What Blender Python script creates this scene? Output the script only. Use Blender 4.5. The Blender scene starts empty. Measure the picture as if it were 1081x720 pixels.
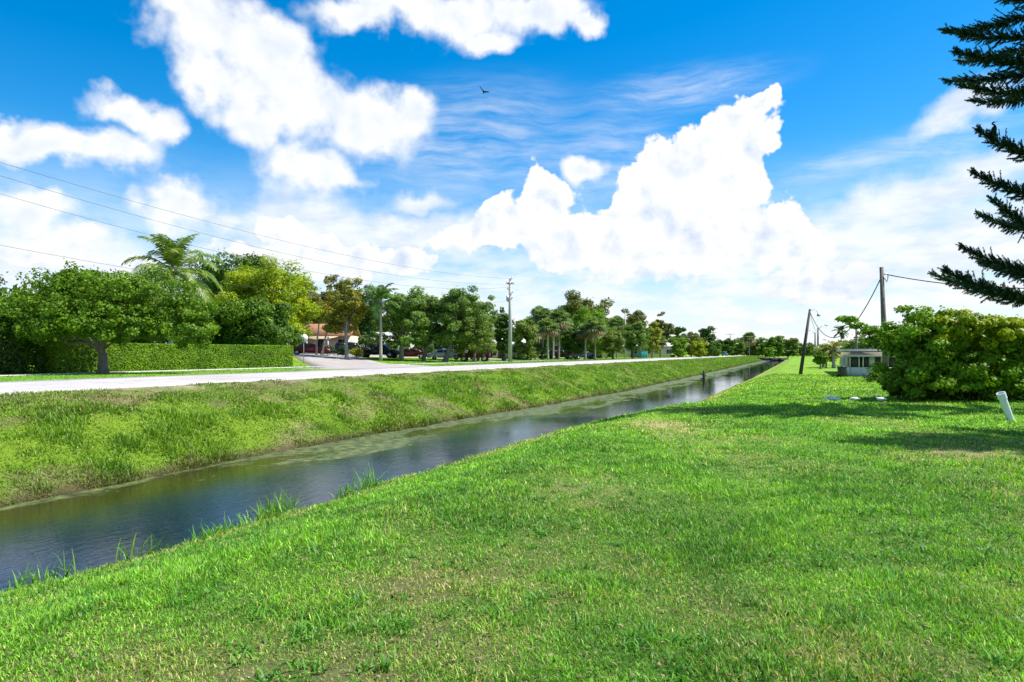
import bpy, math, random
import numpy as np
from mathutils import Vector, Matrix

C = bpy.context.scene
COL = C.collection
R = math.radians
# ------------------------------------------------------------------ camera, world, sun, exposure
FPX, HY, CX, EYE = 720.67, 373.0, 540.5, 2.1          # focal length and horizon of the 1081x720 photograph
cam_d = bpy.data.cameras.new("camera"); cam = bpy.data.objects.new("camera", cam_d); COL.objects.link(cam)
cam.location = (0, 0, EYE); cam.rotation_euler = (R(90), 0, 0)
cam_d.lens = 24; cam_d.sensor_width = 36; cam_d.shift_y = 13.0 / 1081
cam_d.clip_start = 0.05; cam_d.clip_end = 12000
C.camera = cam
C.view_settings.view_transform = 'Standard'; C.view_settings.look = 'None'
C.view_settings.exposure = 0.76; C.view_settings.gamma = 1
C.view_settings.use_curve_mapping = False
C.cycles.max_bounces = 6; C.cycles.transparent_max_bounces = 4
C.cycles.diffuse_bounces = 2; C.cycles.glossy_bounces = 2; C.cycles.transmission_bounces = 4

SUN_EL, SUN_AZ = 57.0, 88.0                            # azimuth measured from +Y towards +X
sdir = Vector((math.sin(R(SUN_AZ)) * math.cos(R(SUN_EL)), math.cos(R(SUN_AZ)) * math.cos(R(SUN_EL)), math.sin(R(SUN_EL))))
sd = bpy.data.lights.new("sun", 'SUN'); sun = bpy.data.objects.new("sun", sd); COL.objects.link(sun)
sd.energy = 5.0; sd.angle = R(0.53); sd.color = (1.0, 0.955, 0.88)
sun.rotation_euler = sdir.to_track_quat('Z', 'Y').to_euler(); sun.location = (30, 0, 40)

class NT:
    """small helper to write node maths as expressions"""
    def __init__(s, tree): s.t = tree; s.n = tree.nodes; s.l = tree.links
    def node(s, typ, ins=None, **props):
        n = s.n.new(typ)
        for k, v in props.items(): setattr(n, k, v)
        for k, v in (ins or {}).items(): s.put(n.inputs[k], v)
        return n
    def put(s, sock, v):
        if isinstance(v, bpy.types.NodeSocket): s.l.new(v, sock)
        elif isinstance(v, (tuple, list)) and sock.type == 'RGBA' and len(v) == 3: sock.default_value = (*v, 1)
        else: sock.default_value = v
    def m(s, op, a, b=0.0, c=0.0, clamp=False):
        n = s.node('ShaderNodeMath', operation=op, use_clamp=clamp)
        s.put(n.inputs[0], a); s.put(n.inputs[1], b); s.put(n.inputs[2], c)
        return n.outputs[0]
    def vm(s, op, a, b=None, scale=None):
        n = s.node('ShaderNodeVectorMath', operation=op); s.put(n.inputs[0], a)
        if b is not None: s.put(n.inputs[1], b)
        if scale is not None: s.put(n.inputs[3], scale)
        return n.outputs[1] if op in ('LENGTH', 'DOT_PRODUCT') else n.outputs[0]
    def noise(s, vec, scale, detail=4, rough=0.55, lac=2.0, dist=0.0, color=False):
        n = s.node('ShaderNodeTexNoise', {'Vector': vec, 'Scale': scale, 'Detail': detail, 'Roughness': rough, 'Lacunarity': lac, 'Distortion': dist})
        return n.outputs['Color' if color else 'Fac']
    def ramp(s, v, a, b, c=0.0, d=1.0, smooth=True):
        n = s.node('ShaderNodeMapRange', interpolation_type='SMOOTHSTEP' if smooth else 'LINEAR')
        for i, x in enumerate((v, a, b, c, d)): s.put(n.inputs[i], x)
        return n.outputs[0]
    def mix(s, f, a, b, blend='MIX'):
        n = s.node('ShaderNodeMix', data_type='RGBA', blend_type=blend)
        s.put(n.inputs[0], f); s.put(n.inputs[6], a); s.put(n.inputs[7], b)
        return n.outputs[2]

def ang(px, py):
    """photo direction -> (azimuth, elevation) in degrees: where in the SKY a cloud stands"""
    x, z = (px - CX) / FPX, (HY - py) / FPX
    return math.degrees(math.atan(x)), math.degrees(math.atan2(z, math.hypot(1, x)))

def ellipse(t, Q, az, el, rx, ry, rot):
    if not rot:
        n = t.node('ShaderNodeVectorMath', {0: Q, 1: (1 / rx, 1 / ry, 0), 2: (-az / rx, -el / ry, 0)}, operation='MULTIPLY_ADD')
        return t.vm('LENGTH', n.outputs[0])
    c, s = math.cos(R(rot)), math.sin(R(rot))
    a = t.m('ADD', t.vm('DOT_PRODUCT', Q, (c / rx, s / rx, 0)), -(az * c + el * s) / rx)
    b = t.m('ADD', t.vm('DOT_PRODUCT', Q, (-s / ry, c / ry, 0)), -(-az * s + el * c) / ry)
    return t.m('SQRT', t.m('MULTIPLY_ADD', a, a, t.m('MULTIPLY', b, b)))

def cloud_group(name, blobs, warp, amp, freq, detail, billow, seed):
    """density of a family of clouds as a function of sky direction (degrees)"""
    g = bpy.data.node_groups.new(name, 'ShaderNodeTree')
    g.interface.new_socket('P', in_out='INPUT', socket_type='NodeSocketVector')
    g.interface.new_socket('D', in_out='OUTPUT', socket_type='NodeSocketFloat')
    g.interface.new_socket('S', in_out='OUTPUT', socket_type='NodeSocketFloat')
    t = NT(g); gi = g.nodes.new('NodeGroupInput'); go = g.nodes.new('NodeGroupOutput')
    P = gi.outputs[0]
    Ps = t.vm('ADD', P, (seed * 13.7, seed * 5.1, seed * 3.3))
    w1 = t.vm('SUBTRACT', t.noise(Ps, 0.11, 2, color=True), (0.5, 0.5, 0.5))
    w2 = t.vm('SUBTRACT', t.noise(Ps, 0.45, 3, color=True), (0.5, 0.5, 0.5))
    Q = t.vm('ADD', P, t.vm('ADD', t.vm('SCALE', w1, scale=warp * 1.6), t.vm('SCALE', w2, scale=warp * 0.7)))
    Q = t.vm('MULTIPLY', Q, (1, 1, 0))
    cur = None
    for (px, py, rx, ry, rot) in blobs:
        az, el = ang(px, py)
        k = math.degrees(math.cos(R(az)) / FPX)
        L = ellipse(t, Q, az, el, rx * k, ry * k, rot)
        cur = L if cur is None else t.m('SMOOTH_MIN', cur, L, 0.35)
    D = t.m('SUBTRACT', 1.0, cur)
    n = t.noise(Ps, freq, detail, 0.58)
    D = t.m('MULTIPLY_ADD', t.m('SUBTRACT', n, 0.5), amp, D)
    if billow:
        v = t.node('ShaderNodeTexVoronoi', {'Vector': t.vm('ADD', Ps, t.vm('SCALE', w2, scale=1.2)), 'Scale': billow, 'Detail': 2.0, 'Roughness': 0.55, 'Smoothness': 0.6}, feature='SMOOTH_F1')
        D = t.m('MULTIPLY_ADD', t.m('SUBTRACT', 0.42, v.outputs['Distance']), amp * 0.38, D)
    g.links.new(D, go.inputs[0])
    # relief of the billows: the same noise a little towards the sun
    n2 = t.noise(t.vm('ADD', Ps, (0.9, 0.9, 0.0)), freq, 4, 0.55)
    sh = t.m('SUBTRACT', t.noise(Ps, freq, 4, 0.55), n2)
    g.links.new(sh, go.inputs[1])
    return g

W = bpy.data.worlds.new("World"); C.world = W; W.use_nodes = True
W.cycles.sampling_method = 'NONE'
t = NT(W.node_tree)
for n in list(t.n): t.n.remove(n)
out = t.node('ShaderNodeOutputWorld'); bg = t.node('ShaderNodeBackground'); t.l.new(bg.outputs[0], out.inputs[0])
sky = t.node('ShaderNodeTexSky', sky_type='NISHITA', sun_disc=False, sun_elevation=R(SUN_EL), sun_rotation=R(SUN_AZ),
             altitude=0, air_density=1.0, dust_density=0.35, ozone_density=3.0)
hs = t.node('ShaderNodeHueSaturation', {'Saturation': 1.50, 'Value': 1.42, 'Hue': 0.497, 'Color': sky.outputs[0]})
dirv = t.node('ShaderNodeTexCoord').outputs['Generated']
sx = t.node('ShaderNodeSeparateXYZ', {0: t.vm('NORMALIZE', dirv)})
az = t.m('MULTIPLY', t.m('ARCTAN2', sx.outputs[0], sx.outputs[1]), 57.29578)
el = t.m('MULTIPLY', t.m('ARCSINE', sx.outputs[2]), 57.29578)
P = t.node('ShaderNodeCombineXYZ', {0: az, 1: el, 2: 0.0}).outputs[0]
soft = [(190,18,46,24,0),(232,50,78,46,-20),(305,92,112,58,-25),(385,128,74,42,-15),(322,182,60,40,-10),(265,125,50,34,-20),(285,55,75,38,-20),(225,95,40,30,0),(345,190,40,20,0),
        (432,122,46,30,-10),(480,14,100,28,0),(400,10,85,20,0),(568,14,66,26,0),(618,34,24,14,-20),(520,42,44,14,0),
        (132,122,50,22,-10),(60,158,88,22,8),(166,138,36,26,0),(12,136,38,12,0),(100,160,66,22,0),(178,212,40,27,-8),(60,250,74,26,0),(40,215,60,22,0),
        (620,170,28,17,10)]
crisp = [(575,205,38,34,0),(545,238,64,34,0),(505,250,54,24,0),(600,256,80,42,0),(566,182,22,20,0),
         (795,100,26,15,25),(762,128,42,30,25),(735,160,48,36,20),(700,196,56,46,10),(672,206,36,44,0),(694,170,34,30,10),(765,192,58,54,0),(790,140,30,38,0),(722,246,96,46,0),(668,236,50,40,0),(680,268,160,40,0),
         (812,248,70,40,0),(292,236,34,18,0),(322,258,54,26,0),(385,262,28,16,0),(280,268,66,24,0),(430,272,46,18,0),(356,278,60,20,0),
         (140,290,34,16,0),(20,275,30,10,0),(905,285,30,22,0),(850,300,60,24,0)]
wisp = [(860,262,150,46,0),(950,214,110,30,14),(1030,188,90,26,10),(1000,262,130,48,0),(1020,116,44,15,18),(450,213,30,12,0),(415,238,34,16,0),
        (470,250,60,26,0),(340,250,120,40,0),(60,285,160,30,0),(240,236,40,10,-10),(1120,250,120,60,0),(-80,200,80,60,0)]
gA = cloud_group('cumulus', crisp, 2.6, 0.95, 0.42, 7, 0.55, 1)
gB = cloud_group('soft_cloud', soft, 3.4, 0.90, 0.30, 6, 0.35, 2)
gC = cloud_group('wispy_cloud', wisp, 3.5, 1.15, 0.20, 5, 0, 3)
def D(g, p):
    n = t.node('ShaderNodeGroup'); n.node_tree = g; t.l.new(p, n.inputs[0]); return n.outputs[0], n.outputs[1]
(dA, sA), (dB, sB), (dC, sC) = D(gA, P), D(gB, P), D(gC, P)
aA = t.ramp(dA, -0.02, 0.13)
aB = t.m('MULTIPLY', t.ramp(dB, -0.26, 0.42), 0.97)
aC = t.m('MULTIPLY', t.ramp(dC, -0.25, 0.75), 0.86)
# high streaks of cirrus
st = t.noise(t.vm('MULTIPLY', t.vm('ADD', P, t.vm('SCALE', t.noise(P, 0.12, 2, color=True), scale=2.6)), (0.16, 1.35, 1)), 1.0, 7, 0.62)
cm = None
for (px, py, rx, ry, rot) in [(500,150,150,70,6),(720,95,130,26,4),(640,170,110,60,0),(940,160,160,20,8),(930,330,260,60,0),(1000,150,60,30,0)]:
    a0, e0 = ang(px, py); k = math.degrees(math.cos(R(a0)) / FPX)
    L = ellipse(t, P, a0, e0, rx * k, ry * k, rot); cm = L if cm is None else t.m('SMOOTH_MIN', cm, L, 0.3)
aS = t.m('MULTIPLY', t.m('MULTIPLY', t.ramp(st, 0.22, 0.86), t.ramp(cm, 1.15, 0.1)), 0.60)
# generic clouds for the rest of the sky, out of the photograph's view, plus a pale humid horizon
ng = t.noise(t.vm('MULTIPLY', P, (1, 1.6, 1)), 0.055, 5, 0.6)
aG = t.ramp(ng, 0.50, 0.62)
hz_n = t.noise(t.vm('MULTIPLY', P, (0.6, 1.9, 1)), 0.33, 6, 0.6)
aH = t.m('MULTIPLY', t.ramp(el, 17, 1.5), t.ramp(hz_n, 0.10, 0.56), clamp=True)
aH = t.m('MULTIPLY', aH, 0.93)
inv = None
for a in (aA, aB, aC, aS, aH):
    i = t.m('SUBTRACT', 1.0, a, clamp=True); inv = i if inv is None else t.m('MULTIPLY', inv, i)
alpha = t.m('SUBTRACT', 1.0, inv)
shA = t.m('MULTIPLY_ADD', sA, 1.5, t.ramp(dA, 1.0, 0.15, 0.80, 1.05), clamp=True)
shB = t.m('MULTIPLY_ADD', sB, 0.9, t.ramp(dB, 1.1, 0.2, 0.80, 0.97), clamp=True)
shH = t.ramp(hz_n, 0.3, 0.68, 0.62, 1.0)
sh = t.m('MULTIPLY_ADD', t.m('SUBTRACT', shH, 1.0), t.m('SUBTRACT', 1.0, t.m('MAXIMUM', aB, t.m('MULTIPLY', aA, t.ramp(el, 3, 10)))), 1.0)
sh = t.m('MULTIPLY', sh, t.m('MULTIPLY_ADD', t.m('SUBTRACT', shA, 1.0), aA, 1.0))
sh = t.m('MULTIPLY', sh, t.m('MULTIPLY_ADD', t.m('SUBTRACT', shB, 1.0), t.m('MULTIPLY', aB, t.m('SUBTRACT', 1.0, aA)), 1.0))
CK = 7.9
ccol = t.mix(t.ramp(sh, 0.45, 1.0, smooth=False), (0.60 * CK, 0.71 * CK, 0.90 * CK), (0.99 * CK, 1.0 * CK, 1.01 * CK))
fin = t.mix(alpha, hs.outputs[0], ccol)
t.l.new(fin, bg.inputs[0]); bg.inputs[1].default_value = 0.08
# the other quarters of the sky carry simpler clouds (a mix shader at 0 or 1 skips the unused side)
ngl = t.ramp(t.noise(t.vm('MULTIPLY', P, (1, 1.6, 1)), 0.09, 4, 0.6), 0.3, 0.7)
simple = t.mix(t.m('MAXIMUM', aG, t.ramp(el, 12, 0)), hs.outputs[0], t.mix(ngl, (0.66 * CK, 0.75 * CK, 0.90 * CK), (0.95 * CK, 0.96 * CK, 0.98 * CK)))
bg2 = t.node('ShaderNodeBackground', {0: simple, 1: 0.08})
region = t.m('MULTIPLY', t.m('MULTIPLY', t.ramp(t.m('ABSOLUTE', az), 52, 42), t.ramp(el, 41, 32)), t.m('GREATER_THAN', el, -1.5), clamp=True)
mxw = t.node('ShaderNodeMixShader', {0: region}); t.l.new(bg2.outputs[0], mxw.inputs[1]); t.l.new(bg.outputs[0], mxw.inputs[2]); t.l.new(mxw.outputs[0], out.inputs[0])

# ------------------------------------------------------------------ coordinates
A0 = math.atan((838 - CX) / FPX); SA, CA = math.sin(A0), math.cos(A0)     # direction of canal and road
def uv2xy(u, v): return u * SA - v * CA, u * CA + v * SA
def xy2uv(x, y): return x * SA + y * CA, -x * CA + y * SA
_rs = np.random.RandomState(7); _tab = _rs.rand(256, 256)
def vnoise(x, y):
    xi = np.floor(x).astype(int); yi = np.floor(y).astype(int); fx = x - xi; fy = y - yi
    fx = fx * fx * (3 - 2 * fx); fy = fy * fy * (3 - 2 * fy)
    a = _tab[xi & 255, yi & 255]; b = _tab[(xi + 1) & 255, yi & 255]; c = _tab[xi & 255, (yi + 1) & 255]; d = _tab[(xi + 1) & 255, (yi + 1) & 255]
    return (a * (1 - fx) + b * fx) * (1 - fy) + (c * (1 - fx) + d * fx) * fy
def fbm(x, y, o=4):
    s = 0; a = 0.5; n = 0
    for i in range(o): s = s + a * vnoise(x * 2 ** i + 17.3 * i, y * 2 ** i + 9.1 * i); n += a; a *= 0.5
    return s / n
WATER = -0.9
_su = [-60, 5.6, 8.1, 14.8, 20, 25.2, 28.7, 31, 33.1, 36, 39, 47.6, 84.7, 240, 400]
_sv = [9.4, 9.05, 8.75, 8.6, 8.5, 8.3, 7.9, 6.8, 5.7, 5.2, 5.1, 5.3, 4.7, 3.6, 3.3]
def near_shore(u): return np.interp(u, _su, _sv) + 0.16 * (vnoise(u * 0.7, u * 0 + 3.3) - 0.5) + 0.1 * (vnoise(u * 2.3, u * 0 + 8.3) - 0.5)
def far_shore(u): return np.interp(u, [22, 36, 52, 75], [14.4, 13.2, 12.5, 12.2]) + 0.5 * (vnoise(u * 0.25, u * 0 + 40.3) - 0.5) + 0.25 * (vnoise(u * 1.1, u * 0 + 1.3) - 0.5)
def sstep(x, a, b):
    q = np.clip((x - a) / (b - a), 0, 1); return q * q * (3 - 2 * q)
def terrain(x, y):
    x = np.asarray(x, float); y = np.asarray(y, float)
    u, v = xy2uv(x, y)
    vs = near_shore(u); w = np.interp(u, [0, 24, 30, 36, 42, 300], [3.8, 3.8, 3.6, 3.4, 3.3, 2.6])
    s = np.clip((v - (vs - w)) / w, 0, 1.5)
    zn = -0.9 * s ** 1.12 + 0.035 * (fbm(x * 0.9, y * 0.9) - 0.5) * 2 * (s < 1)
    vf = far_shore(u); q = v - vf; q = np.where(q > 0, q * 4.6 / (19.0 - vf), q)
    zf = np.interp(q, [-2.5, -1, 0, .3, 1.1, 2.1, 3.1, 4.2, 4.6], [-1.7, -1.3, -.9, -.66, -.14, .4, .74, 1.0, 1.03])
    bump = 0.22 * (fbm(u * 0.9, v * 1.2 + 31) - 0.5) * np.clip(q, 0, 1) * np.clip((4.6 - q) / 2, 0, 1) * 2
    zf = zf + bump
    mid = (vs + vf) / 2
    z = np.where(v < mid, np.maximum(zn, -1.7), zf)
    rise = 1.0 * sstep(v, 38, 60) * np.interp(u, [90, 150], [1.0, 0.35])
    z = np.where(v > 19.2, 1.03 + rise, z)
    end = sstep(u, 302, 306)                              # the canal ends at the culvert
    zfill = 0.0 + 1.03 * sstep(v, 9, 17)
    inc = (v > 1.5) & (v < 19)
    z = np.where(inc, z * (1 - end) + zfill * end, z)
    return z
def tz(x, y): return float(terrain(np.array([x]), np.array([y]))[0])
def gp(px, t_, dz=0.0):
    """point on the ground seen in photo column px at depth t_ metres"""
    x = (px - CX) / FPX * t_
    return Vector((x, t_, tz(x, t_) + dz))
def zat(py, t_): return EYE - (py - HY) / FPX * t_
def wp(px, py, t_): return Vector(((px - CX) / FPX * t_, t_, zat(py, t_)))

# ------------------------------------------------------------------ mesh helpers
class MB:
    def __init__(s): s.V = []; s.F = []; s.C = []; s.n = 0
    def add(s, V, F, col=None):
        V = np.asarray(V, float).reshape(-1, 3); s.V.append(V)
        for f in (F if isinstance(F, list) else [F]):
            f = np.asarray(f, int)
            if f.ndim == 1: f = f.reshape(1, -1)
            s.F.append(f + s.n)
        if col is None: c = np.ones((len(V), 3))
        else:
            c = np.asarray(col, float)
            if c.ndim == 1: c = np.tile(c, (len(V), 1))
        s.C.append(c); s.n += len(V); return s
    def box(s, c, size, rz=0.0, taper=1.0, col=None, M=None):
        hx, hy, hz = size[0] / 2, size[1] / 2, size[2] / 2
        v = np.array([[sx * hx * (taper if sz > 0 else 1), sy * hy * (taper if sz > 0 else 1), sz * hz] for sz in (-1, 1) for sy in (-1, 1) for sx in (-1, 1)])
        if M is not None: v = v @ np.array(M.to_3x3()).T
        if rz: cr, sr = math.cos(rz), math.sin(rz); v = v @ np.array([[cr, sr, 0], [-sr, cr, 0], [0, 0, 1]])
        v = v + np.array(c)
        return s.add(v, np.array([[0, 2, 3, 1], [4, 5, 7, 6], [0, 1, 5, 4], [2, 6, 7, 3], [0, 4, 6, 2], [1, 3, 7, 5]]), col)
    def tube(s, pts, rad, n=8, col=None, cap=True, squash=1.0):
        pts = [Vector(p) for p in pts]; k = len(pts)
        if not hasattr(rad, '__len__'): rad = [rad] * k
        T = [(pts[min(i + 1, k - 1)] - pts[max(i - 1, 0)]).normalized() for i in range(k)]
        up = Vector((0, 0, 1)) if abs(T[0].z) < 0.9 else Vector((1, 0, 0))
        N = T[0].cross(up).normalized(); V = []
        for i in range(k):
            N = (N - T[i] * N.dot(T[i])); N = N.normalized() if N.length > 1e-6 else T[i].orthogonal().normalized()
            B = T[i].cross(N)
            for j in range(n):
                a = 2 * math.pi * j / n
                V.append(pts[i] + (N * math.cos(a) + B * math.sin(a) * squash) * rad[i])
        F = [[i * n + j, i * n + (j + 1) % n, (i + 1) * n + (j + 1) % n, (i + 1) * n + j] for i in range(k - 1) for j in range(n)]
        fs = [np.array(F)]
        if cap: fs += [np.array([list(range(n))[::-1]]), np.array([[(k - 1) * n + j for j in range(n)]])]
        return s.add([tuple(v) for v in V], fs, col)
    def prism(s, prof, y0, y1, inset=0.0, col=None):
        """side profile (x,z) extruded across y"""
        n = len(prof); V = [(x, y0, z) for x, z in prof] + [(x, y1, z) for x, z in prof]
        fs = [np.array([list(range(n))]), np.array([list(range(n, 2 * n))[::-1]]), np.array([[i, n + i, n + (i + 1) % n, (i + 1) % n] for i in range(n)])]
        return s.add(V, fs, col)
    def mesh(s, name, mat=None, smooth=False, colors=True):
        me = bpy.data.meshes.new(name)
        V = np.concatenate(s.V); me.vertices.add(len(V)); me.vertices.foreach_set('co', V.astype('f').ravel())
        tot = sum(f.size for f in s.F); nf = sum(len(f) for f in s.F)
        li = np.concatenate([f.ravel() for f in s.F]); ln = np.concatenate([np.full(len(f), f.shape[1]) for f in s.F])
        me.loops.add(tot); me.loops.foreach_set('vertex_index', li.astype('i'))
        me.polygons.add(nf); st_ = np.concatenate([[0], np.cumsum(ln)[:-1]])
        me.polygons.foreach_set('loop_start', st_.astype('i'))
        try: me.polygons.foreach_set('loop_total', ln.astype('i'))
        except Exception: pass
        if smooth: me.polygons.foreach_set('use_smooth', np.ones(nf, bool))
        if colors:
            c = np.concatenate(s.C); a = me.color_attributes.new('tint', 'FLOAT_COLOR', 'POINT')
            a.data.foreach_set('color', np.concatenate([c, np.ones((len(c), 1))], 1).astype('f').ravel())
        me.update(calc_edges=True)
        if mat: me.materials.append(mat)
        return me
def link(name, me, parent=None, loc=None, rot=None):
    o = bpy.data.objects.new(name, me); COL.objects.link(o)
    if parent: o.parent = parent
    if loc is not None: o.location = loc
    if rot is not None: o.rotation_euler = rot
    return o
def thing(name, label, cat, loc=(0, 0, 0), rz=0.0, group=None, me=None):
    o = bpy.data.objects.new(name, me); COL.objects.link(o); o.location = loc; o.rotation_euler = (0, 0, rz)
    o['label'] = label; o['category'] = cat
    if group: o['group'] = group
    return o
def part(name, mb, mat, parent, smooth=False, label=None, bevel=0.0):
    o = link(name, mb.mesh(name, mat, smooth), parent)
    if label: o['label'] = label
    if bevel:
        b = o.modifiers.new('bevel', 'BEVEL'); b.width = bevel; b.segments = 2; b.limit_method = 'ANGLE'
    return o
def structure(name, mb, mat, smooth=False):
    o = link(name, mb.mesh(name, mat, smooth)); o['kind'] = 'structure'; return o
def dup(root, loc, rz=None, scale=None, label=None):
    r = root.copy(); COL.objects.link(r); r.location = loc
    if rz is not None: r.rotation_euler = (0, 0, rz)
    if scale is not None: r.scale = (scale,) * 3
    if label: r['label'] = label
    for ch in list(root.children):
        c = ch.copy(); COL.objects.link(c); c.parent = r
        for g in list(ch.children):
            d = g.copy(); COL.objects.link(d); d.parent = c
    return r

# ------------------------------------------------------------------ materials
def mat_new(name):
    m = bpy.data.materials.new(name); m.use_nodes = True; t = NT(m.node_tree)
    return m, t, m.node_tree.nodes['Principled BSDF'], m.node_tree.nodes['Material Output']
def plain(name, col, rough=0.6, metal=0.0, var=0.15, scale=3.0, bump=0.0, spec=0.5, tint=False):
    m, t, p, o = mat_new(name)
    tc = t.node('ShaderNodeTexCoord').outputs['Object']
    n = t.noise(tc, scale, 6, 0.6); n2 = t.noise(tc, scale * 7, 3, 0.6)
    f = t.m('MULTIPLY_ADD', t.m('SUBTRACT', t.m('MULTIPLY_ADD', n2, 0.4, t.m('MULTIPLY', n, 0.6)), 0.5), var * 4, 1.0)
    base = (*col, 1)
    if tint: base = t.node('ShaderNodeVertexColor', layer_name='tint').outputs[0]; base = t.mix(1.0, base, (*col, 1), 'MULTIPLY')
    c = t.mix(1.0, base, t.node('ShaderNodeCombineXYZ', {0: f, 1: f, 2: f}).outputs[0], 'MULTIPLY')
    t.put(p.inputs['Base Color'], c); p.inputs['Roughness'].default_value = rough; p.inputs['Metallic'].default_value = metal
    p.inputs['Specular IOR Level'].default_value = spec
    if bump:
        b = t.node('ShaderNodeBump', {'Height': n2, 'Strength': bump, 'Distance': 0.02}); t.l.new(b.outputs[0], p.inputs['Normal'])
    return m
def leafmat(name, transl=0.3, rough=0.45, spec=0.35, tb=(1.25, 1.35, 0.6)):
    m, t, p, o = mat_new(name)
    vc = t.node('ShaderNodeVertexColor', layer_name='tint').outputs[0]
    t.put(p.inputs['Base Color'], vc); p.inputs['Roughness'].default_value = rough; p.inputs['Specular IOR Level'].default_value = spec
    tr = t.node('ShaderNodeBsdfTranslucent', {'Color': t.mix(1.0, vc, (*tb, 1), 'MULTIPLY')})
    mx = t.node('ShaderNodeMixShader', {0: transl}); t.l.new(p.outputs[0], mx.inputs[1]); t.l.new(tr.outputs[0], mx.inputs[2])
    t.l.new(mx.outputs[0], o.inputs[0])
    return m
M = {}
M['leaf'] = leafmat('leaf', 0.32, 0.5, 0.18, (1.2, 1.3, 0.4)); M['grass'] = leafmat('grass_blade', 0.32, 0.5, 0.3, (1.3, 1.4, 0.5)); M['frond'] = leafmat('frond', 0.25, 0.4, 0.5)
M['needle'] = leafmat('needle', 0.08, 0.5, 0.3)
M['bark'] = plain('bark', (0.20, 0.165, 0.13), 0.9, var=0.35, scale=4, bump=0.8)
M['pale_bark'] = plain('pale_bark', (0.36, 0.32, 0.27), 0.9, var=0.3, scale=3, bump=0.6)
M['dark_bark'] = plain('dark_bark', (0.08, 0.065, 0.05), 0.9, var=0.3, scale=3, bump=0.6)
M['pole_wood'] = plain('pole_wood', (0.16, 0.13, 0.105), 0.85, var=0.3, scale=2, bump=0.5)
M['dark_wood'] = plain('dark_wood', (0.055, 0.045, 0.04), 0.85, var=0.3, scale=2, bump=0.5)
M['pale_pole'] = plain('pale_pole', (0.40, 0.385, 0.36), 0.8, var=0.2, scale=1.5, bump=0.2)
M['metal'] = plain('grey_metal', (0.42, 0.43, 0.45), 0.4, 0.6, 0.1)
M['sign_back'] = plain('sign_back', (0.62, 0.64, 0.68), 0.45, 0.0, 0.06)
M['sign_red'] = plain('sign_red', (0.45, 0.02, 0.02), 0.4, 0.0, 0.03)
M['wire'] = plain('wire', (0.03, 0.03, 0.035), 0.6, 0, 0.05)
M['pvc'] = plain('pvc', (0.62, 0.68, 0.74), 0.4, 0, 0.12, 5)
M['glass'] = plain('glass', (0.015, 0.018, 0.02), 0.08, 0, 0.1)
M['tyre'] = plain('tyre', (0.02, 0.02, 0.02), 0.8, 0, 0.1)
M['rim'] = plain('rim', (0.45, 0.45, 0.46), 0.3, 0.8, 0.1)
M['lamp_white'] = plain('lamp_cover', (0.7, 0.7, 0.68), 0.25, 0, 0.05)
M['lamp_red'] = plain('tail_lamp', (0.35, 0.02, 0.02), 0.25, 0, 0.05)
M['white_wall'] = plain('white_wall', (0.66, 0.64, 0.60), 0.8, 0, 0.10, 1.5)
M['cream_wall'] = plain('cream_wall', (0.55, 0.47, 0.36), 0.85, 0, 0.12, 1.5)
M['grey_roof'] = plain('grey_roof', (0.50, 0.49, 0.47), 0.8, 0, 0.12, 1.5)
M['screen'] = plain('dark_screen', (0.035, 0.035, 0.035), 0.6, 0, 0.25, 2)
M['curtain'] = plain('curtain', (0.45, 0.43, 0.40), 0.9, 0, 0.3, 2)
M['black_plastic'] = plain('black_plastic', (0.02, 0.022, 0.028), 0.45, 0, 0.15)
M['blue_plastic'] = plain('blue_plastic', (0.015, 0.05, 0.36), 0.4, 0, 0.15)
M['teal'] = plain('teal_paint', (0.04, 0.30, 0.33), 0.5, 0, 0.15)
M['concrete'] = plain('concrete', (0.40, 0.37, 0.34), 0.9, 0, 0.15, 1.5, 0.3)
M['rust'] = plain('dark_stone', (0.07, 0.05, 0.045), 0.9, 0, 0.4, 1.0, 0.5)
M['ibis'] = plain('white_feather', (0.74, 0.73, 0.72), 0.7, 0, 0.08, 20)
M['bill'] = plain('bill', (0.45, 0.16, 0.10), 0.5, 0, 0.1)
M['dark_feather'] = plain('dark_feather', (0.008, 0.008, 0.010), 0.7, 0, 0.2, spec=0.15)

def tilemat():
    m, t, p, o = mat_new('roof_tile')
    tc = t.node('ShaderNodeTexCoord').outputs['Object']
    wv = t.node('ShaderNodeTexWave', {'Vector': tc, 'Scale': 2.2, 'Distortion': 0.5, 'Detail': 2.0}, bands_direction='X')
    n = t.noise(tc, 2.5, 5)
    c = t.mix(n, (0.30, 0.12, 0.05, 1), (0.55, 0.30, 0.16, 1)); c = t.mix(t.m('MULTIPLY', wv.outputs[1], 0.4), c, (0.15, 0.07, 0.03, 1))
    t.put(p.inputs['Base Color'], c); p.inputs['Roughness'].default_value = 0.85
    return m
M['tile'] = tilemat()

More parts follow.
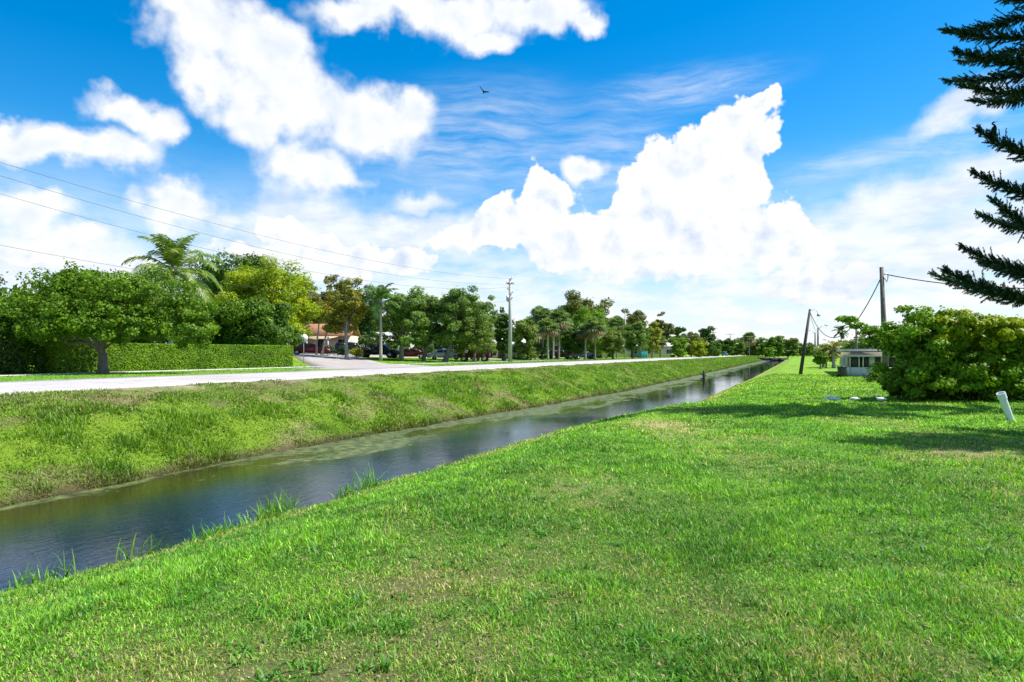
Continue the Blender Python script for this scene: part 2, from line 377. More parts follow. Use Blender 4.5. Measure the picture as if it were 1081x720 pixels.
def groundmat():
    m, t, p, o = mat_new('ground_turf')
    tc = t.node('ShaderNodeTexCoord').outputs['Object']
    vc = t.node('ShaderNodeVertexColor', layer_name='tint').outputs[0]
    n1 = t.noise(tc, 5.0, 8, 0.7); n2 = t.noise(t.vm('MULTIPLY', tc, (1, 1, 1)), 0.5, 6, 0.6); n3 = t.noise(tc, 38.0, 4, 0.7)
    f = t.m('MULTIPLY', t.ramp(n1, 0.28, 0.72, 0.62, 1.38, False), t.m('MULTIPLY', t.ramp(n2, 0.3, 0.7, 0.8, 1.2, False), t.ramp(n3, 0.3, 0.7, 0.65, 1.35, False)))
    c = t.mix(1.0, vc, t.node('ShaderNodeCombineXYZ', {0: f, 1: f, 2: f}).outputs[0], 'MULTIPLY')
    t.put(p.inputs['Base Color'], c); p.inputs['Roughness'].default_value = 0.95; p.inputs['Specular IOR Level'].default_value = 0.15
    b = t.node('ShaderNodeBump', {'Height': t.m('ADD', n1, t.m('MULTIPLY', n3, 0.4)), 'Strength': 0.7, 'Distance': 0.08}); t.l.new(b.outputs[0], p.inputs['Normal'])
    return m
M['ground'] = groundmat()
def roadmat(name, c1, c2):
    m, t, p, o = mat_new(name)
    tc = t.node('ShaderNodeTexCoord').outputs['Object']
    n1 = t.noise(tc, 0.35, 6, 0.6); n2 = t.noise(tc, 30, 4, 0.7); n3 = t.noise(tc, 2.5, 5, 0.6)
    c = t.mix(t.ramp(n1, 0.3, 0.7), (*c1, 1), (*c2, 1))
    f = t.m('MULTIPLY', t.ramp(n2, 0.25, 0.75, 0.86, 1.12, False), t.ramp(n3, 0.3, 0.7, 0.93, 1.06, False))
    cr = t.node('ShaderNodeTexVoronoi', {'Vector': t.vm('ADD', tc, t.vm('SCALE', t.noise(tc, 0.8, 3, color=True), scale=1.5)), 'Scale': 0.28}, feature='DISTANCE_TO_EDGE')
    f = t.m('MULTIPLY', f, t.ramp(cr.outputs['Distance'], 0.0, 0.012, 0.62, 1.0)); f = t.m('MULTIPLY', f, t.ramp(t.noise(tc, 0.9, 7, 0.7), 0.60, 0.74, 1.0, 0.82))
    c = t.mix(1.0, c, t.node('ShaderNodeCombineXYZ', {0: f, 1: f, 2: f}).outputs[0], 'MULTIPLY')
    t.put(p.inputs['Base Color'], c); p.inputs['Roughness'].default_value = 0.85
    b = t.node('ShaderNodeBump', {'Height': n2, 'Strength': 0.3, 'Distance': 0.01}); t.l.new(b.outputs[0], p.inputs['Normal'])
    return m
M['road'] = roadmat('road_surface', (0.36, 0.335, 0.32), (0.45, 0.42, 0.40))
M['side_road'] = roadmat('side_road_surface', (0.30, 0.265, 0.25), (0.38, 0.34, 0.32))
M['walk'] = roadmat('sidewalk_surface', (0.42, 0.39, 0.37), (0.50, 0.47, 0.44))
def watermat():
    m, t, p, o = mat_new('canal_water')
    tc = t.node('ShaderNodeTexCoord').outputs['Object']        # object axes: x along the canal, y across it
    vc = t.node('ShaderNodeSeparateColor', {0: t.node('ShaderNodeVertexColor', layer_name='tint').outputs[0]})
    w = t.vm('ADD', tc, t.vm('SCALE', t.noise(tc, 0.5, 3, color=True), scale=1.2))
    n = t.noise(t.vm('MULTIPLY', w, (0.34, 1.25, 1)), 0.6, 9, 0.70)
    n2 = t.noise(w, 7.0, 6, 0.7)
    mk = t.m('ADD', t.m('ADD', t.m('MULTIPLY', n, 1.0), t.m('MULTIPLY', t.m('SUBTRACT', n2, 0.5), 0.30)), vc.outputs[0])
    mask = t.ramp(mk, 0.99, 1.09)
    algae = t.mix(t.ramp(t.noise(tc, 3.0, 6, 0.7), .35, .7), (0.025, 0.042, 0.008, 1), (0.16, 0.19, 0.05, 1))
    reflect_tint = t.mix(t.noise(w, 0.4, 4), (0.003, 0.016, 0.042, 1), (0.006, 0.015, 0.024, 1))  # deep blue of the reflected sky, painted into the base colour
    reflect_tint = t.mix(t.ramp(t.m('MULTIPLY_ADD', n, 0.5, vc.outputs[1]), 0.62, 1.05), reflect_tint, (0.026, 0.028, 0.007, 1))  # far half: the bank's brown-green reflection painted into the colour
    r1 = t.noise(t.vm('MULTIPLY', tc, (1, 2.2, 1)), 2.6, 4, 0.6); r2 = t.noise(t.vm('MULTIPLY', tc, (1, 1.5, 1)), 11.0, 3, 0.6)
    calm = t.m('MULTIPLY', t.ramp(t.noise(tc, 0.16, 3), 0.35, 0.62, 0.45, 1.0), t.ramp(t.node('ShaderNodeSeparateXYZ', {0: tc}).outputs[0], 14, 60, 1.25, 0.35))
    b = t.node('ShaderNodeBump', {'Height': t.m('MULTIPLY', t.m('ADD', r1, t.m('MULTIPLY', r2, 0.35)), calm), 'Strength': 0.15, 'Distance': 0.05})
    p.inputs['Base Color'].default_value = (0, 0, 0, 1); t.put(p.inputs['Base Color'], reflect_tint)
    p.inputs['Roughness'].default_value = 0.03; p.inputs['Specular IOR Level'].default_value = 0.26; p.inputs['IOR'].default_value = 1.333; t.l.new(b.outputs[0], p.inputs['Normal'])
    d = t.node('ShaderNodeBsdfPrincipled', {'Base Color': algae, 'Roughness': 0.6})
    mx = t.node('ShaderNodeMixShader', {0: t.m('MULTIPLY', mask, 0.88)}); t.l.new(p.outputs[0], mx.inputs[1]); t.l.new(d.outputs[0], mx.inputs[2]); t.l.new(mx.outputs[0], o.inputs[0])
    return m
M['water'] = watermat()

# ------------------------------------------------------------------ ground, road, water
def lerp(a, b, f): return np.asarray(a) * (1 - f[:, None]) + np.asarray(b) * f[:, None]
def dryness(x, y):
    """0 lush .. 1 straw, over the whole site"""
    u, v = xy2uv(x, y)
    n = fbm(x * 0.45 + 5, y * 0.32 + 9, 5)
    d = sstep(n, 0.50, 0.70) * 0.30
    # worn band from the lower left corner of the lawn, thin patches by the right edge
    def spot(cx, cy, rx, ry, s): return .95 * s * np.exp(-(((x - cx) / rx) ** 2 + ((y - cy) / ry) ** 2)) * (0.55 + 0.9 * fbm(x * 2.1, y * 2.1 + 50, 4))
    d = d + spot(-1.7, 4.3, 1.2, 0.8, 1.0) + spot(-0.9, 6.2, 0.7, 0.7, 0.7) + spot(2.2, 4.6, 0.6, 0.4, .6) + spot(1.0, 10.5, 1.0, 1.6, 0.55) + spot(9.6, 14.2, 1.4, 0.8, 0.65) + spot(6, 16.5, .9, 1.0, .4)
    d = d + spot(-2.7, 3.4, 0.7, 0.5, .8) + spot(4.4, 20, 1.4, 2.2, .6) + spot(1.2, 3.9, .45, .3, .6)
    vs = near_shore(u); lip = np.exp(-((v - vs + 0.55) / 0.28) ** 2)
    d = d + 0.75 * lip * (v < 13)
    far = sstep(v, 16.6, 18.4) * (v < 19.4)
    d = d + far * (0.12 + 0.5 * fbm(u * 0.5, v * 1.3, 4)) + ((v > far_shore(u) - .4) & (v < 19)) * 0.6 * sstep(fbm(u * 0.6 + 3, v * 1.3, 4), 0.54, 0.70) * np.interp(u, [0, 30, 80], [1, .9, .6])
    fine = (fbm(x * 5.1 + 11, y * 5.1 + 7, 4) - .5) * 1.5 * (v < 13)
    d = d + fine * np.clip(d * 2.2, 0, .8)
    return np.clip(d, 0, 1)
def turf_color(x, y):
    u, v = xy2uv(x, y); d = dryness(x, y)
    n = fbm(x * 0.8 + 80, y * 0.8, 4)
    g = lerp((0.085, 0.235, 0.017), (0.135, 0.30, 0.022), sstep(n, 0.3, 0.7))
    farness = np.interp(y, [15, 60], [0, 1])
    g = g * (1 + farness[:, None] * np.array([0.26, 0.04, -0.35]))
    c = lerp(g, (0.37, 0.31, 0.15), 0, ) if False else g * (1 - d[:, None]) + np.array([0.37, 0.32, 0.14]) * d[:, None]
    bank = ((v > far_shore(u) - .9) & (v < 19.4))[:, None]
    gb = lerp((0.075, 0.15, 0.011), (0.13, 0.21, 0.016), sstep(fbm(u * 0.3, v, 3), .3, .7))
    cb = gb * (1 - d[:, None] * .85) + np.array([0.17, 0.14, 0.075]) * d[:, None] * .85
    c = np.where(bank, cb, c)
    sh = (np.exp(-((v - 18.7) / .28) ** 2) + np.exp(-((v - 27.35) / .25) ** 2)) * sstep(fbm(u * .8, v * 2, 3), .35, .6) * .75
    return c * (1 - sh[:, None]) + np.array([.30, .26, .19]) * sh[:, None]
us = np.concatenate([-np.geomspace(3000, 30, 14), np.arange(-20, -2, 1.5), np.arange(-2, 45, 0.22), np.arange(45, 110, 0.6), np.arange(110, 320, 1.5), np.geomspace(322, 6000, 22)])
vv = np.concatenate([-np.geomspace(5000, 60, 18), np.arange(-55, -14, 2.5), np.arange(-14, 2, 0.35), np.arange(2, 20, 0.16), np.arange(20, 66, 1.2), np.geomspace(68, 5000, 20)])
U, Vv = np.meshgrid(us, vv, indexing='ij'); X, Y = uv2xy(U, Vv); Z = terrain(X.ravel(), Y.ravel())
nu, nv = len(us), len(vv); idx = np.arange(nu * nv).reshape(nu, nv)
quads = np.stack([idx[:-1, :-1], idx[:-1, 1:], idx[1:, 1:], idx[1:, :-1]], -1).reshape(-1, 4)[:, ::-1]
gx, gy = X.ravel(), Y.ravel(); gc = turf_color(gx, gy)
uu, vf_ = xy2uv(gx, gy); sub = (Z < -0.84)
soil = np.array([0.085, 0.062, 0.035]); edge = np.exp(-((Z + 0.84) / 0.13) ** 2) * ((vf_ > 11) & (vf_ < 19))
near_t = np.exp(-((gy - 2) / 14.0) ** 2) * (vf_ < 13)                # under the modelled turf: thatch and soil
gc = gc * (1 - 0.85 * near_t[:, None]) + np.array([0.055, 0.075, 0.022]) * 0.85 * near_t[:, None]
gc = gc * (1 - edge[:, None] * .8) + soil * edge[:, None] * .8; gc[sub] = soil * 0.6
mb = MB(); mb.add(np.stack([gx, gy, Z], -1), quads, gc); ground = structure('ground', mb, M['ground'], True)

def strip(cl, name, mat, dz=0.02, sub=6):
    """paved strip through (u, v, half width) points, draped on the ground"""
    pts = []
    for i in range(len(cl) - 1):
        for k in range(sub): f = k / sub; pts.append([cl[i][j] * (1 - f) + cl[i + 1][j] * f for j in range(3)])
    pts.append(list(cl[-1])); V = []; nacross = 7
    for i, (u, v, h) in enumerate(pts):
        a = pts[max(i - 1, 0)]; b = pts[min(i + 1, len(pts) - 1)]; du, dv = b[0] - a[0], b[1] - a[1]; L = math.hypot(du, dv); nu_, nv_ = -dv / L, du / L
        for k in range(nacross):
            q = (k / (nacross - 1) * 2 - 1) * h; x, y = uv2xy(u + nu_ * q, v + nv_ * q); V.append((x, y, tz(x, y) + dz))
    n = len(pts); V = np.array(V); nb = len(V)
    ring = [i * nacross for i in range(n)] + [n * nacross - nacross + k for k in range(1, nacross)] + [i * nacross + nacross - 1 for i in range(n - 2, -1, -1)] + [k for k in range(nacross - 2, 0, -1)]
    F = np.array([[i * nacross + k, i * nacross + k + 1, (i + 1) * nacross + k + 1, (i + 1) * nacross + k] for i in range(n - 1) for k in range(nacross - 1)])
    low = V[ring] - np.array([0, 0, 0.25]); S = np.array([[ring[i], ring[(i + 1) % len(ring)], nb + (i + 1) % len(ring), nb + i] for i in range(len(ring))])
    mb = MB(); mb.add(np.concatenate([V, low]), [F, S]); return structure(name, mb, mat)
def wob(u, k): return 0.12 * (math.sin(u * .9 + k) + math.sin(u * 2.3 + 2 * k)) * .5
strip([(u, 23.0 + (0.06 * math.sin(u)), 4.05 + wob(u, 1) * (u < 90) + .12 * (random.Random(int(u * 10)).random() - .5)) for u in [i * .7 for i in range(-80, 140)] + list(range(98, 420, 10))], 'road', M['road'], 0.02, 1)
strip([(40.5, 26.6, 7.0), (43, 28.2, 5.6), (46, 30.5, 4.7), (53, 37.5, 4.2), (61, 45.5, 4.2), (70, 54, 4.2), (80, 64, 4.2), (92, 76, 4.2)], 'side_road', M['side_road'], 0.013)
strip([(u, 35.3, 0.62) for u in range(-60, 44, 4)] + [(45.0, 35.0, 0.6)], 'sidewalk', M['walk'], 0.024, 2)
strip([(54.5, 34.6, 0.6)] + [(u, 34.8, 0.6) for u in range(58, 130, 5)], 'sidewalk', M['walk'], 0.024, 2)
# asphalt forecourt in front of the house and parked cars
strip([(66, 56.5, 3.0), (80, 52.5, 3.2), (96, 47.6, 3.2), (112, 43.5, 3.2)], 'parking_lane', M['side_road'], 0.010)

wu = np.concatenate([np.arange(-60, 0, 4), np.arange(0, 120, 0.8), np.arange(120, 308, 3)]); wv_ = np.linspace(1.6, 16.2, 70)
WU, WV = np.meshgrid(wu, wv_, indexing='ij'); a, b = WU.ravel(), WV.ravel()
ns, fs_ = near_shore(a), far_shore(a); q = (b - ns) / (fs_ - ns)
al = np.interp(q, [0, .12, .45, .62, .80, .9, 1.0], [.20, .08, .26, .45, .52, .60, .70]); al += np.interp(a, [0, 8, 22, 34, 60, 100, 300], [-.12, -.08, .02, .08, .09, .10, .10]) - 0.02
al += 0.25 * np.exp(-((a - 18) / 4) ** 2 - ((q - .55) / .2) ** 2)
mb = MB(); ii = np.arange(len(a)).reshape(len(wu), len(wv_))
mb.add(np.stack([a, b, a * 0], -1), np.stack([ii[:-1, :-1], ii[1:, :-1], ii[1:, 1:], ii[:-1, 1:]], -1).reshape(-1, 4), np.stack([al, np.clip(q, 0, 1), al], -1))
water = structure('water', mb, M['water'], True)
# local axes: x = along the canal, y = across; placed by a rotation
water.matrix_world = Matrix(((SA, -CA, 0, 0), (CA, SA, 0, 0), (0, 0, 1, WATER), (0, 0, 0, 1)))

# ------------------------------------------------------------------ grass blades
rng = np.random.RandomState(11)
def blades(x, y, h, w, lean, col, name, lab=None):
    n = len(x); z = terrain(x, y); ph = rng.rand(n) * 2 * np.pi; wd = ph + np.pi / 2 + rng.randn(n) * 0.4
    dx, dy = np.cos(ph), np.sin(ph); sx_, sy_ = np.cos(wd) * w / 2, np.sin(wd) * w / 2
    c = np.cos(lean); s = np.sin(lean)
    B = np.stack([x, y, z - 0.01], -1); m1 = B + np.stack([dx * s * h * .42, dy * s * h * .42, c * h * .58 + 0 * h], -1)
    tip = B + np.stack([dx * s * h * 1.05, dy * s * h * 1.05, c * h * 1.0 - 0.12 * s * h], -1)
    S = np.stack([sx_, sy_, 0 * sx_], -1)
    V = np.stack([B - S, B + S, m1 + S * .9, m1 - S * .9, tip], 1)
    k = np.arange(n)[:, None] * 5
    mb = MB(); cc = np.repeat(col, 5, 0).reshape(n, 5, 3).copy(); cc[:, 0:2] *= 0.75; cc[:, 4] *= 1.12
    mb.add(V.reshape(-1, 3), [k + np.array([[0, 1, 2, 3]]), k + np.array([[3, 2, 4]])], cc.reshape(-1, 3))
    return mb
def blade_color(x, y, n):
    d = dryness(x, y); r = rng.rand(n); pick = (rng.rand(n) < d * 0.9 + 0.05)
    nse = sstep(fbm(x * 2.6 + 20, y * 2.6, 3), .3, .7)
    g = lerp((0.060, 0.215, 0.014), (0.27, 0.52, 0.036), r * .55 + nse * .45)
    big = sstep(fbm(x * .55 + 70, y * .55 + 33, 4), .36, .62)[:, None]; g = g * (.80 + .34 * big) * np.array([1, 1, 1]) + g * (1 - big) * np.array([-.12, .0, .3]) * .5
    yl = lerp((0.26, 0.38, 0.05), (0.50, 0.42, 0.18), rng.rand(n))
    g = np.where(pick[:, None], yl, g); far = np.interp(y, [12, 55], [0, 1])[:, None]
    return g * (1 + far * np.array([.42, .16, .1])) * (0.55 + 0.70 * rng.rand(n) + 0.9 * (rng.rand(n) < .07))[:, None]
# lawn
N = 1250000; tt = np.exp(rng.rand(N) * (math.log(70) - math.log(2.1)) + math.log(2.1))
xx = (rng.rand(N) * 2 - 1) * (0.80 * tt + 1.2)
keep = rng.rand(N) < np.where(tt < 4.5, (tt / 4.5) ** 1.0, 1.0) * .78
xx, tt = xx[keep], tt[keep]; u_, v_ = xy2uv(xx, tt); ok = v_ < near_shore(u_) + 0.05
xx, tt, u_, v_ = xx[ok], tt[ok], u_[ok], v_[ok]; n = len(xx)
cl = fbm(xx * 1.3 + 3, tt * 1.3, 4); dd = dryness(xx, tt); bare = rng.rand(n) > sstep(dd, .55, 1.1) * .65; xx, tt, u_, v_, cl, dd = [q_[bare] for q_ in (xx, tt, u_, v_, cl, dd)]; n = len(xx)
hh = (0.045 + 0.05 * rng.rand(n) ** 1.3) * (0.72 + 0.75 * sstep(cl, .35, .7)) * (1 - .35 * dd)
hh *= np.interp(tt, [10, 40], [1, 1.25]); ww = np.maximum(0.0050 + 0.0045 * rng.rand(n), 0.0013 * tt)
lip = np.exp(-((v_ - near_shore(u_) + .1) / .3) ** 2); hh *= 1 + 0.7 * lip * rng.rand(n) * (u_ < 30)
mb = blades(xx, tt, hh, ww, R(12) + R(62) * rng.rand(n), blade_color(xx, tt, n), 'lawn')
nw = 2600; cy = 2.4 + 17 * rng.rand(nw) ** 1.5; cx_ = (rng.rand(nw) * 2 - 1) * (.8 * cy + .8); uw, vw = xy2uv(cx_, cy); ok = (vw < near_shore(uw) - .4) & (fbm(cx_ * .7 + 8, cy * .7, 3) > .46); cx_, cy = cx_[ok], cy[ok]
wx = np.repeat(cx_, 16) + .045 * rng.randn(len(cx_) * 16); wy = np.repeat(cy, 16) + .045 * rng.randn(len(cx_) * 16); m = len(wx); sz = np.repeat(.6 + .9 * rng.rand(len(cx_)), 16)
m2 = blades(wx, wy, sz * (.07 + .06 * rng.rand(m)), .010 + .008 * rng.rand(m), R(30) + R(55) * rng.rand(m), lerp((.035, .15, .012), (.13, .34, .025), rng.rand(m)), 'weeds'); mb.V += m2.V; mb.C += m2.C; mb.F += [f + mb.n for f in m2.F]; mb.n += m2.n
nd = 2600; dx_ = 2.3 + 12 * rng.rand(nd) ** 1.4; ddx = (rng.rand(nd) * 2 - 1) * (.8 * dx_ + .6); m3 = blades(ddx, dx_, .03 + .03 * rng.rand(nd), .012 + .014 * rng.rand(nd), R(72) + R(14) * rng.rand(nd), lerp((.16, .09, .04), (.42, .32, .18), rng.rand(nd)), 'leaves')
for V in m3.V: V[:, 2] += .035
mb.V += m3.V; mb.C += m3.C; mb.F += [f + mb.n for f in m3.F]; mb.n += m3.n
o = link('lawn_grass', mb.mesh('lawn_grass', M['grass'])); o['kind'] = 'stuff'; o['label'] = 'short green lawn grass with straw patches on the near side of the canal'; o['category'] = 'grass'
# far bank: coarser weeds
N = 330000; u_ = np.exp(rng.rand(N) * (math.log(330) - math.log(9))) * 9 - 9; v_ = far_shore(u_); v_ = v_ - .04 + (19.15 - v_) * rng.rand(N) ** 1.05
x_, y_ = uv2xy(u_, v_); n = N; dd = dryness(x_, y_); cl = fbm(u_ * .9, v_ * 1.3 + 7, 4)
hh = (0.06 + 0.12 * rng.rand(n)) * (0.5 + 1.3 * sstep(cl, .35, .7)) * (1 - .4 * dd) * np.interp(v_, [14, 17.2, 18.6], [1, .8, .38])
ww = np.maximum(0.012 + 0.01 * rng.rand(n), 0.0013 * y_)
r_ = rng.rand(n); cz = sstep(fbm(u_ * 1.7 + 60, v_ * 2.1, 4), .35, .65); g = lerp((0.075, 0.19, 0.014), (0.28, 0.43, 0.034), (1 - sstep(cl, .3, .7)) * .25 + cz * .3 + r_ * .45); st_ = lerp((0.17, 0.18, 0.05), (0.34, 0.28, 0.15), rng.rand(n))
g = np.where((rng.rand(n) < dd * .8)[:, None], st_, g) * (0.8 + .4 * rng.rand(n))[:, None]; wet = np.exp(-((v_ - far_shore(u_)) / .22) ** 2)[:, None]
g = g * (1 - .6 * wet) + np.array([.10, .075, .04]) * .6 * wet
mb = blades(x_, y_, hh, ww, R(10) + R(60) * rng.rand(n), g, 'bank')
o = link('bank_grass', mb.mesh('bank_grass', M['grass'])); o['kind'] = 'stuff'; o['label'] = 'coarse green and straw weeds covering the far canal bank'; o['category'] = 'grass'
# verge and grass beyond the road
N = 60000; u_ = rng.rand(N) ** 1.5 * 150 - 5; v_ = np.where(rng.rand(N) < .5, 27.2 + rng.rand(N) * 7.3, 36 + rng.rand(N) * 14)
side_c = np.interp(v_, [26.6, 30.5, 37.5, 45.5, 54, 64], [40.5, 46, 53, 61, 70, 80]); side_h = np.interp(v_, [26.6, 30.5, 37, 64], [8.5, 6.6, 6.1, 6.1])
par = (u_ > 62) & (np.abs(v_ - np.interp(u_, [66, 80, 96, 112], [56.5, 52.5, 47.6, 43.5])) < 3.6)
ok = (np.abs(u_ - side_c) > side_h) & ~par & ~((v_ > 36) & (u_ < 44)); u_, v_ = u_[ok], v_[ok]; n = len(u_); x_, y_ = uv2xy(u_, v_)
g = lerp((0.10, 0.25, 0.018), (0.19, 0.32, 0.03), rng.rand(n))
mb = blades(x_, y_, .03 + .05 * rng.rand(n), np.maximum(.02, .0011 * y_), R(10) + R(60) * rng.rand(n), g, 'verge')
o = link('verge_grass', mb.mesh('verge_grass', M['grass'])); o['kind'] = 'stuff'; o['label'] = 'mown green grass of the verge and yards beyond the road'; o['category'] = 'grass'

# tufts of tall grass along the near waterline
def tuft(px, t_, dv, n, H, label, seed):
    rs = np.random.RandomState(seed); base = gp(px, t_); u, v = xy2uv(base.x, base.y); v = float(near_shore(np.array([u]))[0]) + dv; x, y = uv2xy(u, v)
    base = Vector((x, y, tz(x, y))); mb = MB()
    for k in range(n):
        a = rs.rand() * 6.28; b0 = np.array([rs.randn() * .10, rs.randn() * .10, 0]) + np.array([SA, CA, 0]) * rs.uniform(-.3, .3)
        L = H * (.45 + .75 * rs.rand()); le = R(8 + 45 * rs.rand() ** 1.3); w = .006 + .008 * rs.rand(); pts = []
        for s in (0, .35, .7, 1.0):
            ben = le * (0.5 + 1.0 * s); pts.append(b0 + np.array([math.cos(a) * math.sin(ben) * L * s, math.sin(a) * math.sin(ben) * L * s, math.cos(ben) * L * s]))
        sd_ = np.array([-math.sin(a), math.cos(a), 0]) * w; V = []
        for s, p_ in zip((1, .95, .6, 0.08), pts): V += [p_ - sd_ * s, p_ + sd_ * s]
        c = np.array([.10, .27, .02]) * (.7 + .7 * rs.rand()) + np.array([.10, .08, .02]) * (rs.rand() < .35)
        mb.add(V, np.array([[0, 1, 3, 2], [2, 3, 5, 4], [4, 5, 7, 6]]), c)
    thing('grass_tuft', label, 'grass tuft', base, 0, 'tufts of tall grass on the near waterline', mb.mesh('grass_tuft', M['grass']))
tuft(402, 15.0, .05, 75, .52, 'tallest tuft of long grass leaning over the water, highest up the near bank', 1)
tuft(375, 14.2, .0, 50, .34, 'low spreading tuft on the bank just left of the tallest tuft', 2)
tuft(300, 12.6, .08, 90, .50, 'wide tuft with blades arching over dark water, third from the right', 3)
tuft(272, 12.0, .05, 60, .40, 'tuft touching the wide arching one on its left side', 4)
tuft(225, 11.2, .0, 70, .30, 'low dense tuft between the arching clump and the thin stems', 5)
tuft(150, 10.1, .10, 30, .38, 'thin upright stems standing in water at the bank edge', 6)
tuft(30, 9.1, .10, 34, .40, 'sparse tuft with seed stems near the lower left corner', 7)
tuft(2, 8.8, .05, 40, .32, 'short tuft cut by the left border of the picture', 8)

# ------------------------------------------------------------------ vegetation builders
def leaf_quads(mb, cen, nrm, size, col, rs, asp=0.62):
    n = len(cen); rnd = rs.randn(n, 3); a = np.cross(nrm, rnd); a /= np.linalg.norm(a, axis=1)[:, None] + 1e-9
    b = np.cross(nrm, a); b /= np.linalg.norm(b, axis=1)[:, None] + 1e-9
    s = (size * (.6 + .8 * rs.rand(n)))[:, None] * .5
    V = np.stack([cen - a * s, cen + b * s * asp + nrm * 0 , cen + a * s, cen - b * s * asp], 1)
    k = np.arange(n)[:, None] * 4
    mb.add(V.reshape(-1, 3), k + np.array([[0, 1, 2, 3]]), np.repeat(col, 4, 0))
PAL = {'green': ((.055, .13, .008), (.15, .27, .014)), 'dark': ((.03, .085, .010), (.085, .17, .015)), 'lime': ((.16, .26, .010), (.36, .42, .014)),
       'olive': ((.085, .145, .022), (.21, .28, .05)), 'greygreen': ((.075, .145, .025), (.19, .30, .055)), 'rusty': ((.12, .17, .015), (.32, .28, .04)),
       'bright': ((.09, .20, .010), (.22, .38, .016)), 'yellow': ((.20, .25, .02), (.40, .40, .05)), 'brown': ((.065, .10, .015), (.19, .20, .04)),
       'darkest': ((.02, .06, .01), (.055, .12, .015))}  # last pair: the deepest leaf greens of the set
def crown(rx, ry, rz, n, leaf, pal, seed, nc=150, flat=0.55, lumps=.30, hole=0.0, clump=.19):
    rs = np.random.RandomState(seed); c1, c2 = [np.array(c) for c in PAL[pal]]
    d = rs.randn(nc, 3); d[:, 2] = d[:, 2] * .9 + .15; d /= np.linalg.norm(d, axis=1)[:, None]
    d = np.sign(d) * np.abs(d) ** .85
    r = (0.30 + .62 * rs.rand(nc) ** .55)
    f1, f2 = rs.rand(3) * 4 + 1.5, rs.rand(3) * 6.28
    r = r * (1 + lumps * np.sin(d @ np.diag(f1) * 2 + f2).sum(1) * .55)
    cc = d * r[:, None] * np.array([rx, ry, rz]); low = cc[:, 2] < -rz * flat; cc[low, 2] = -rz * flat * (1 + .25 * rs.rand(low.sum()))
    cr = clump * (rx * ry * rz) ** (1 / 3) * (.55 + .75 * rs.rand(nc))
    w = cr ** 2; ci = rs.choice(nc, n, p=w / w.sum()); e = rs.randn(n, 3); e /= np.linalg.norm(e, axis=1)[:, None]
    rad = (.45 + .6 * rs.rand(n) ** .6)[:, None]; cen = cc[ci] + e * rad * cr[ci][:, None] * np.array([1.15, 1.15, .72])
    out_ = cc[ci] / np.array([rx, ry, rz]); nrm = e * .7 + out_ * .5 + rs.randn(n, 3) * .55 + np.array([0, 0, .35]); nrm /= np.linalg.norm(nrm, axis=1)[:, None]
    cm_ = rs.rand(nc); f = np.clip(cm_[ci] * .65 + rs.rand(n) * .45, 0, 1.1)
    col = c1 * (1 - f[:, None]) + c2 * f[:, None]; yl = rs.rand(n) < .04; col[yl] = col[yl] * np.array([1.9, 1.3, 1.0])
    k = rs.rand(n) < .035; cen[k] += (out_[k] / (np.linalg.norm(out_[k], axis=1)[:, None] + 1e-6)) * (cr.mean() * (.2 + .8 * rs.rand(k.sum())))[:, None]
    mb = MB(); leaf_quads(mb, cen, nrm, leaf, col, rs); return mb, cc
def limbs(top, targets, r0, rs, base=(0, 0, 0), lean=(0, 0), n=8):
    mb = MB(); base = Vector(base); top = Vector(top)
    mid = base.lerp(top, .5) + Vector((lean[0], lean[1], 0))
    mb.tube([base - Vector((0, 0, .15)), base + Vector((0, 0, .12)) + (mid - base) * .06, mid, top], [r0 * 1.55, r0 * 1.12, r0 * .92, r0 * .8], n)
    for tg in targets:
        tg = Vector(tg); st = mid.lerp(top, .35 + .65 * rs.rand()); k1 = st.lerp(tg, .33) + Vector((rs.randn(), rs.randn(), abs(rs.randn()))) * .06 * (tg - st).length
        k2 = st.lerp(tg, .68) + Vector((rs.randn(), rs.randn(), rs.randn())) * .08 * (tg - st).length
        r = r0 * (.32 + .22 * rs.rand()); mb.tube([st, k1, k2, tg], [r, r * .72, r * .5, r * .2], max(5, n - 3), cap=False)
    return mb
def tree(px, t_, x0, x1, yt, yb, n, leaf, pal, label, cat='tree', name='broadleaf_tree', seed=1, tr=None, group=None, bark='bark', nlimb=7, second=None, **kw):
    b = gp(px, t_); k = t_ / FPX; cx = ((x0 + x1) / 2 - CX) * k - b.x; rx = (x1 - x0) / 2 * k; zt, zb = zat(yt, t_) - b.z, zat(yb, t_) - b.z
    rz = (zt - zb) / (1 + kw.get('flat', .55) * 1.15) * 1.0; cz = zt - rz; ry = min(rx * .85, rx)
    rs = np.random.RandomState(seed + 500); T = thing(name, label, cat, b, 0, group)
    kw.setdefault('lumps', .30 if t_ < 112 else .16); n = int(n * np.interp(t_, [50, 90, 150], [1.35, 1.9, 2.2])); leaf *= float(np.interp(t_, [50, 150], [.97, .84]))
    mb, cc = crown(rx * .93, ry * .93, rz * .93, n, leaf, pal, seed, **kw)
    for V in mb.V: V += np.array([cx, 0, cz])
    if second:
        m2, c2 = crown(rx * .88, ry * .9, rz * .6, n // 3, leaf, second, seed + 9); 
        for V in m2.V: V += np.array([cx, 0, cz + rz * .35])
        for V, F, c in zip(m2.V, m2.F, m2.C): mb.add(V, F - F.min(), c)
    part('crown', mb, M['leaf'], T)
    tr = tr or max(.12, rx * .07); sel = cc[rs.choice(len(cc), nlimb, replace=False)] * .8 + np.array([cx, 0, cz])
    top = Vector((cx * .45, 0, max(zb * .95, (cz - rz * .3) * .75 if zb < 1 else zb)))
    part('trunk', limbs(top, sel, tr, rs), M[bark], T, True)
    return T

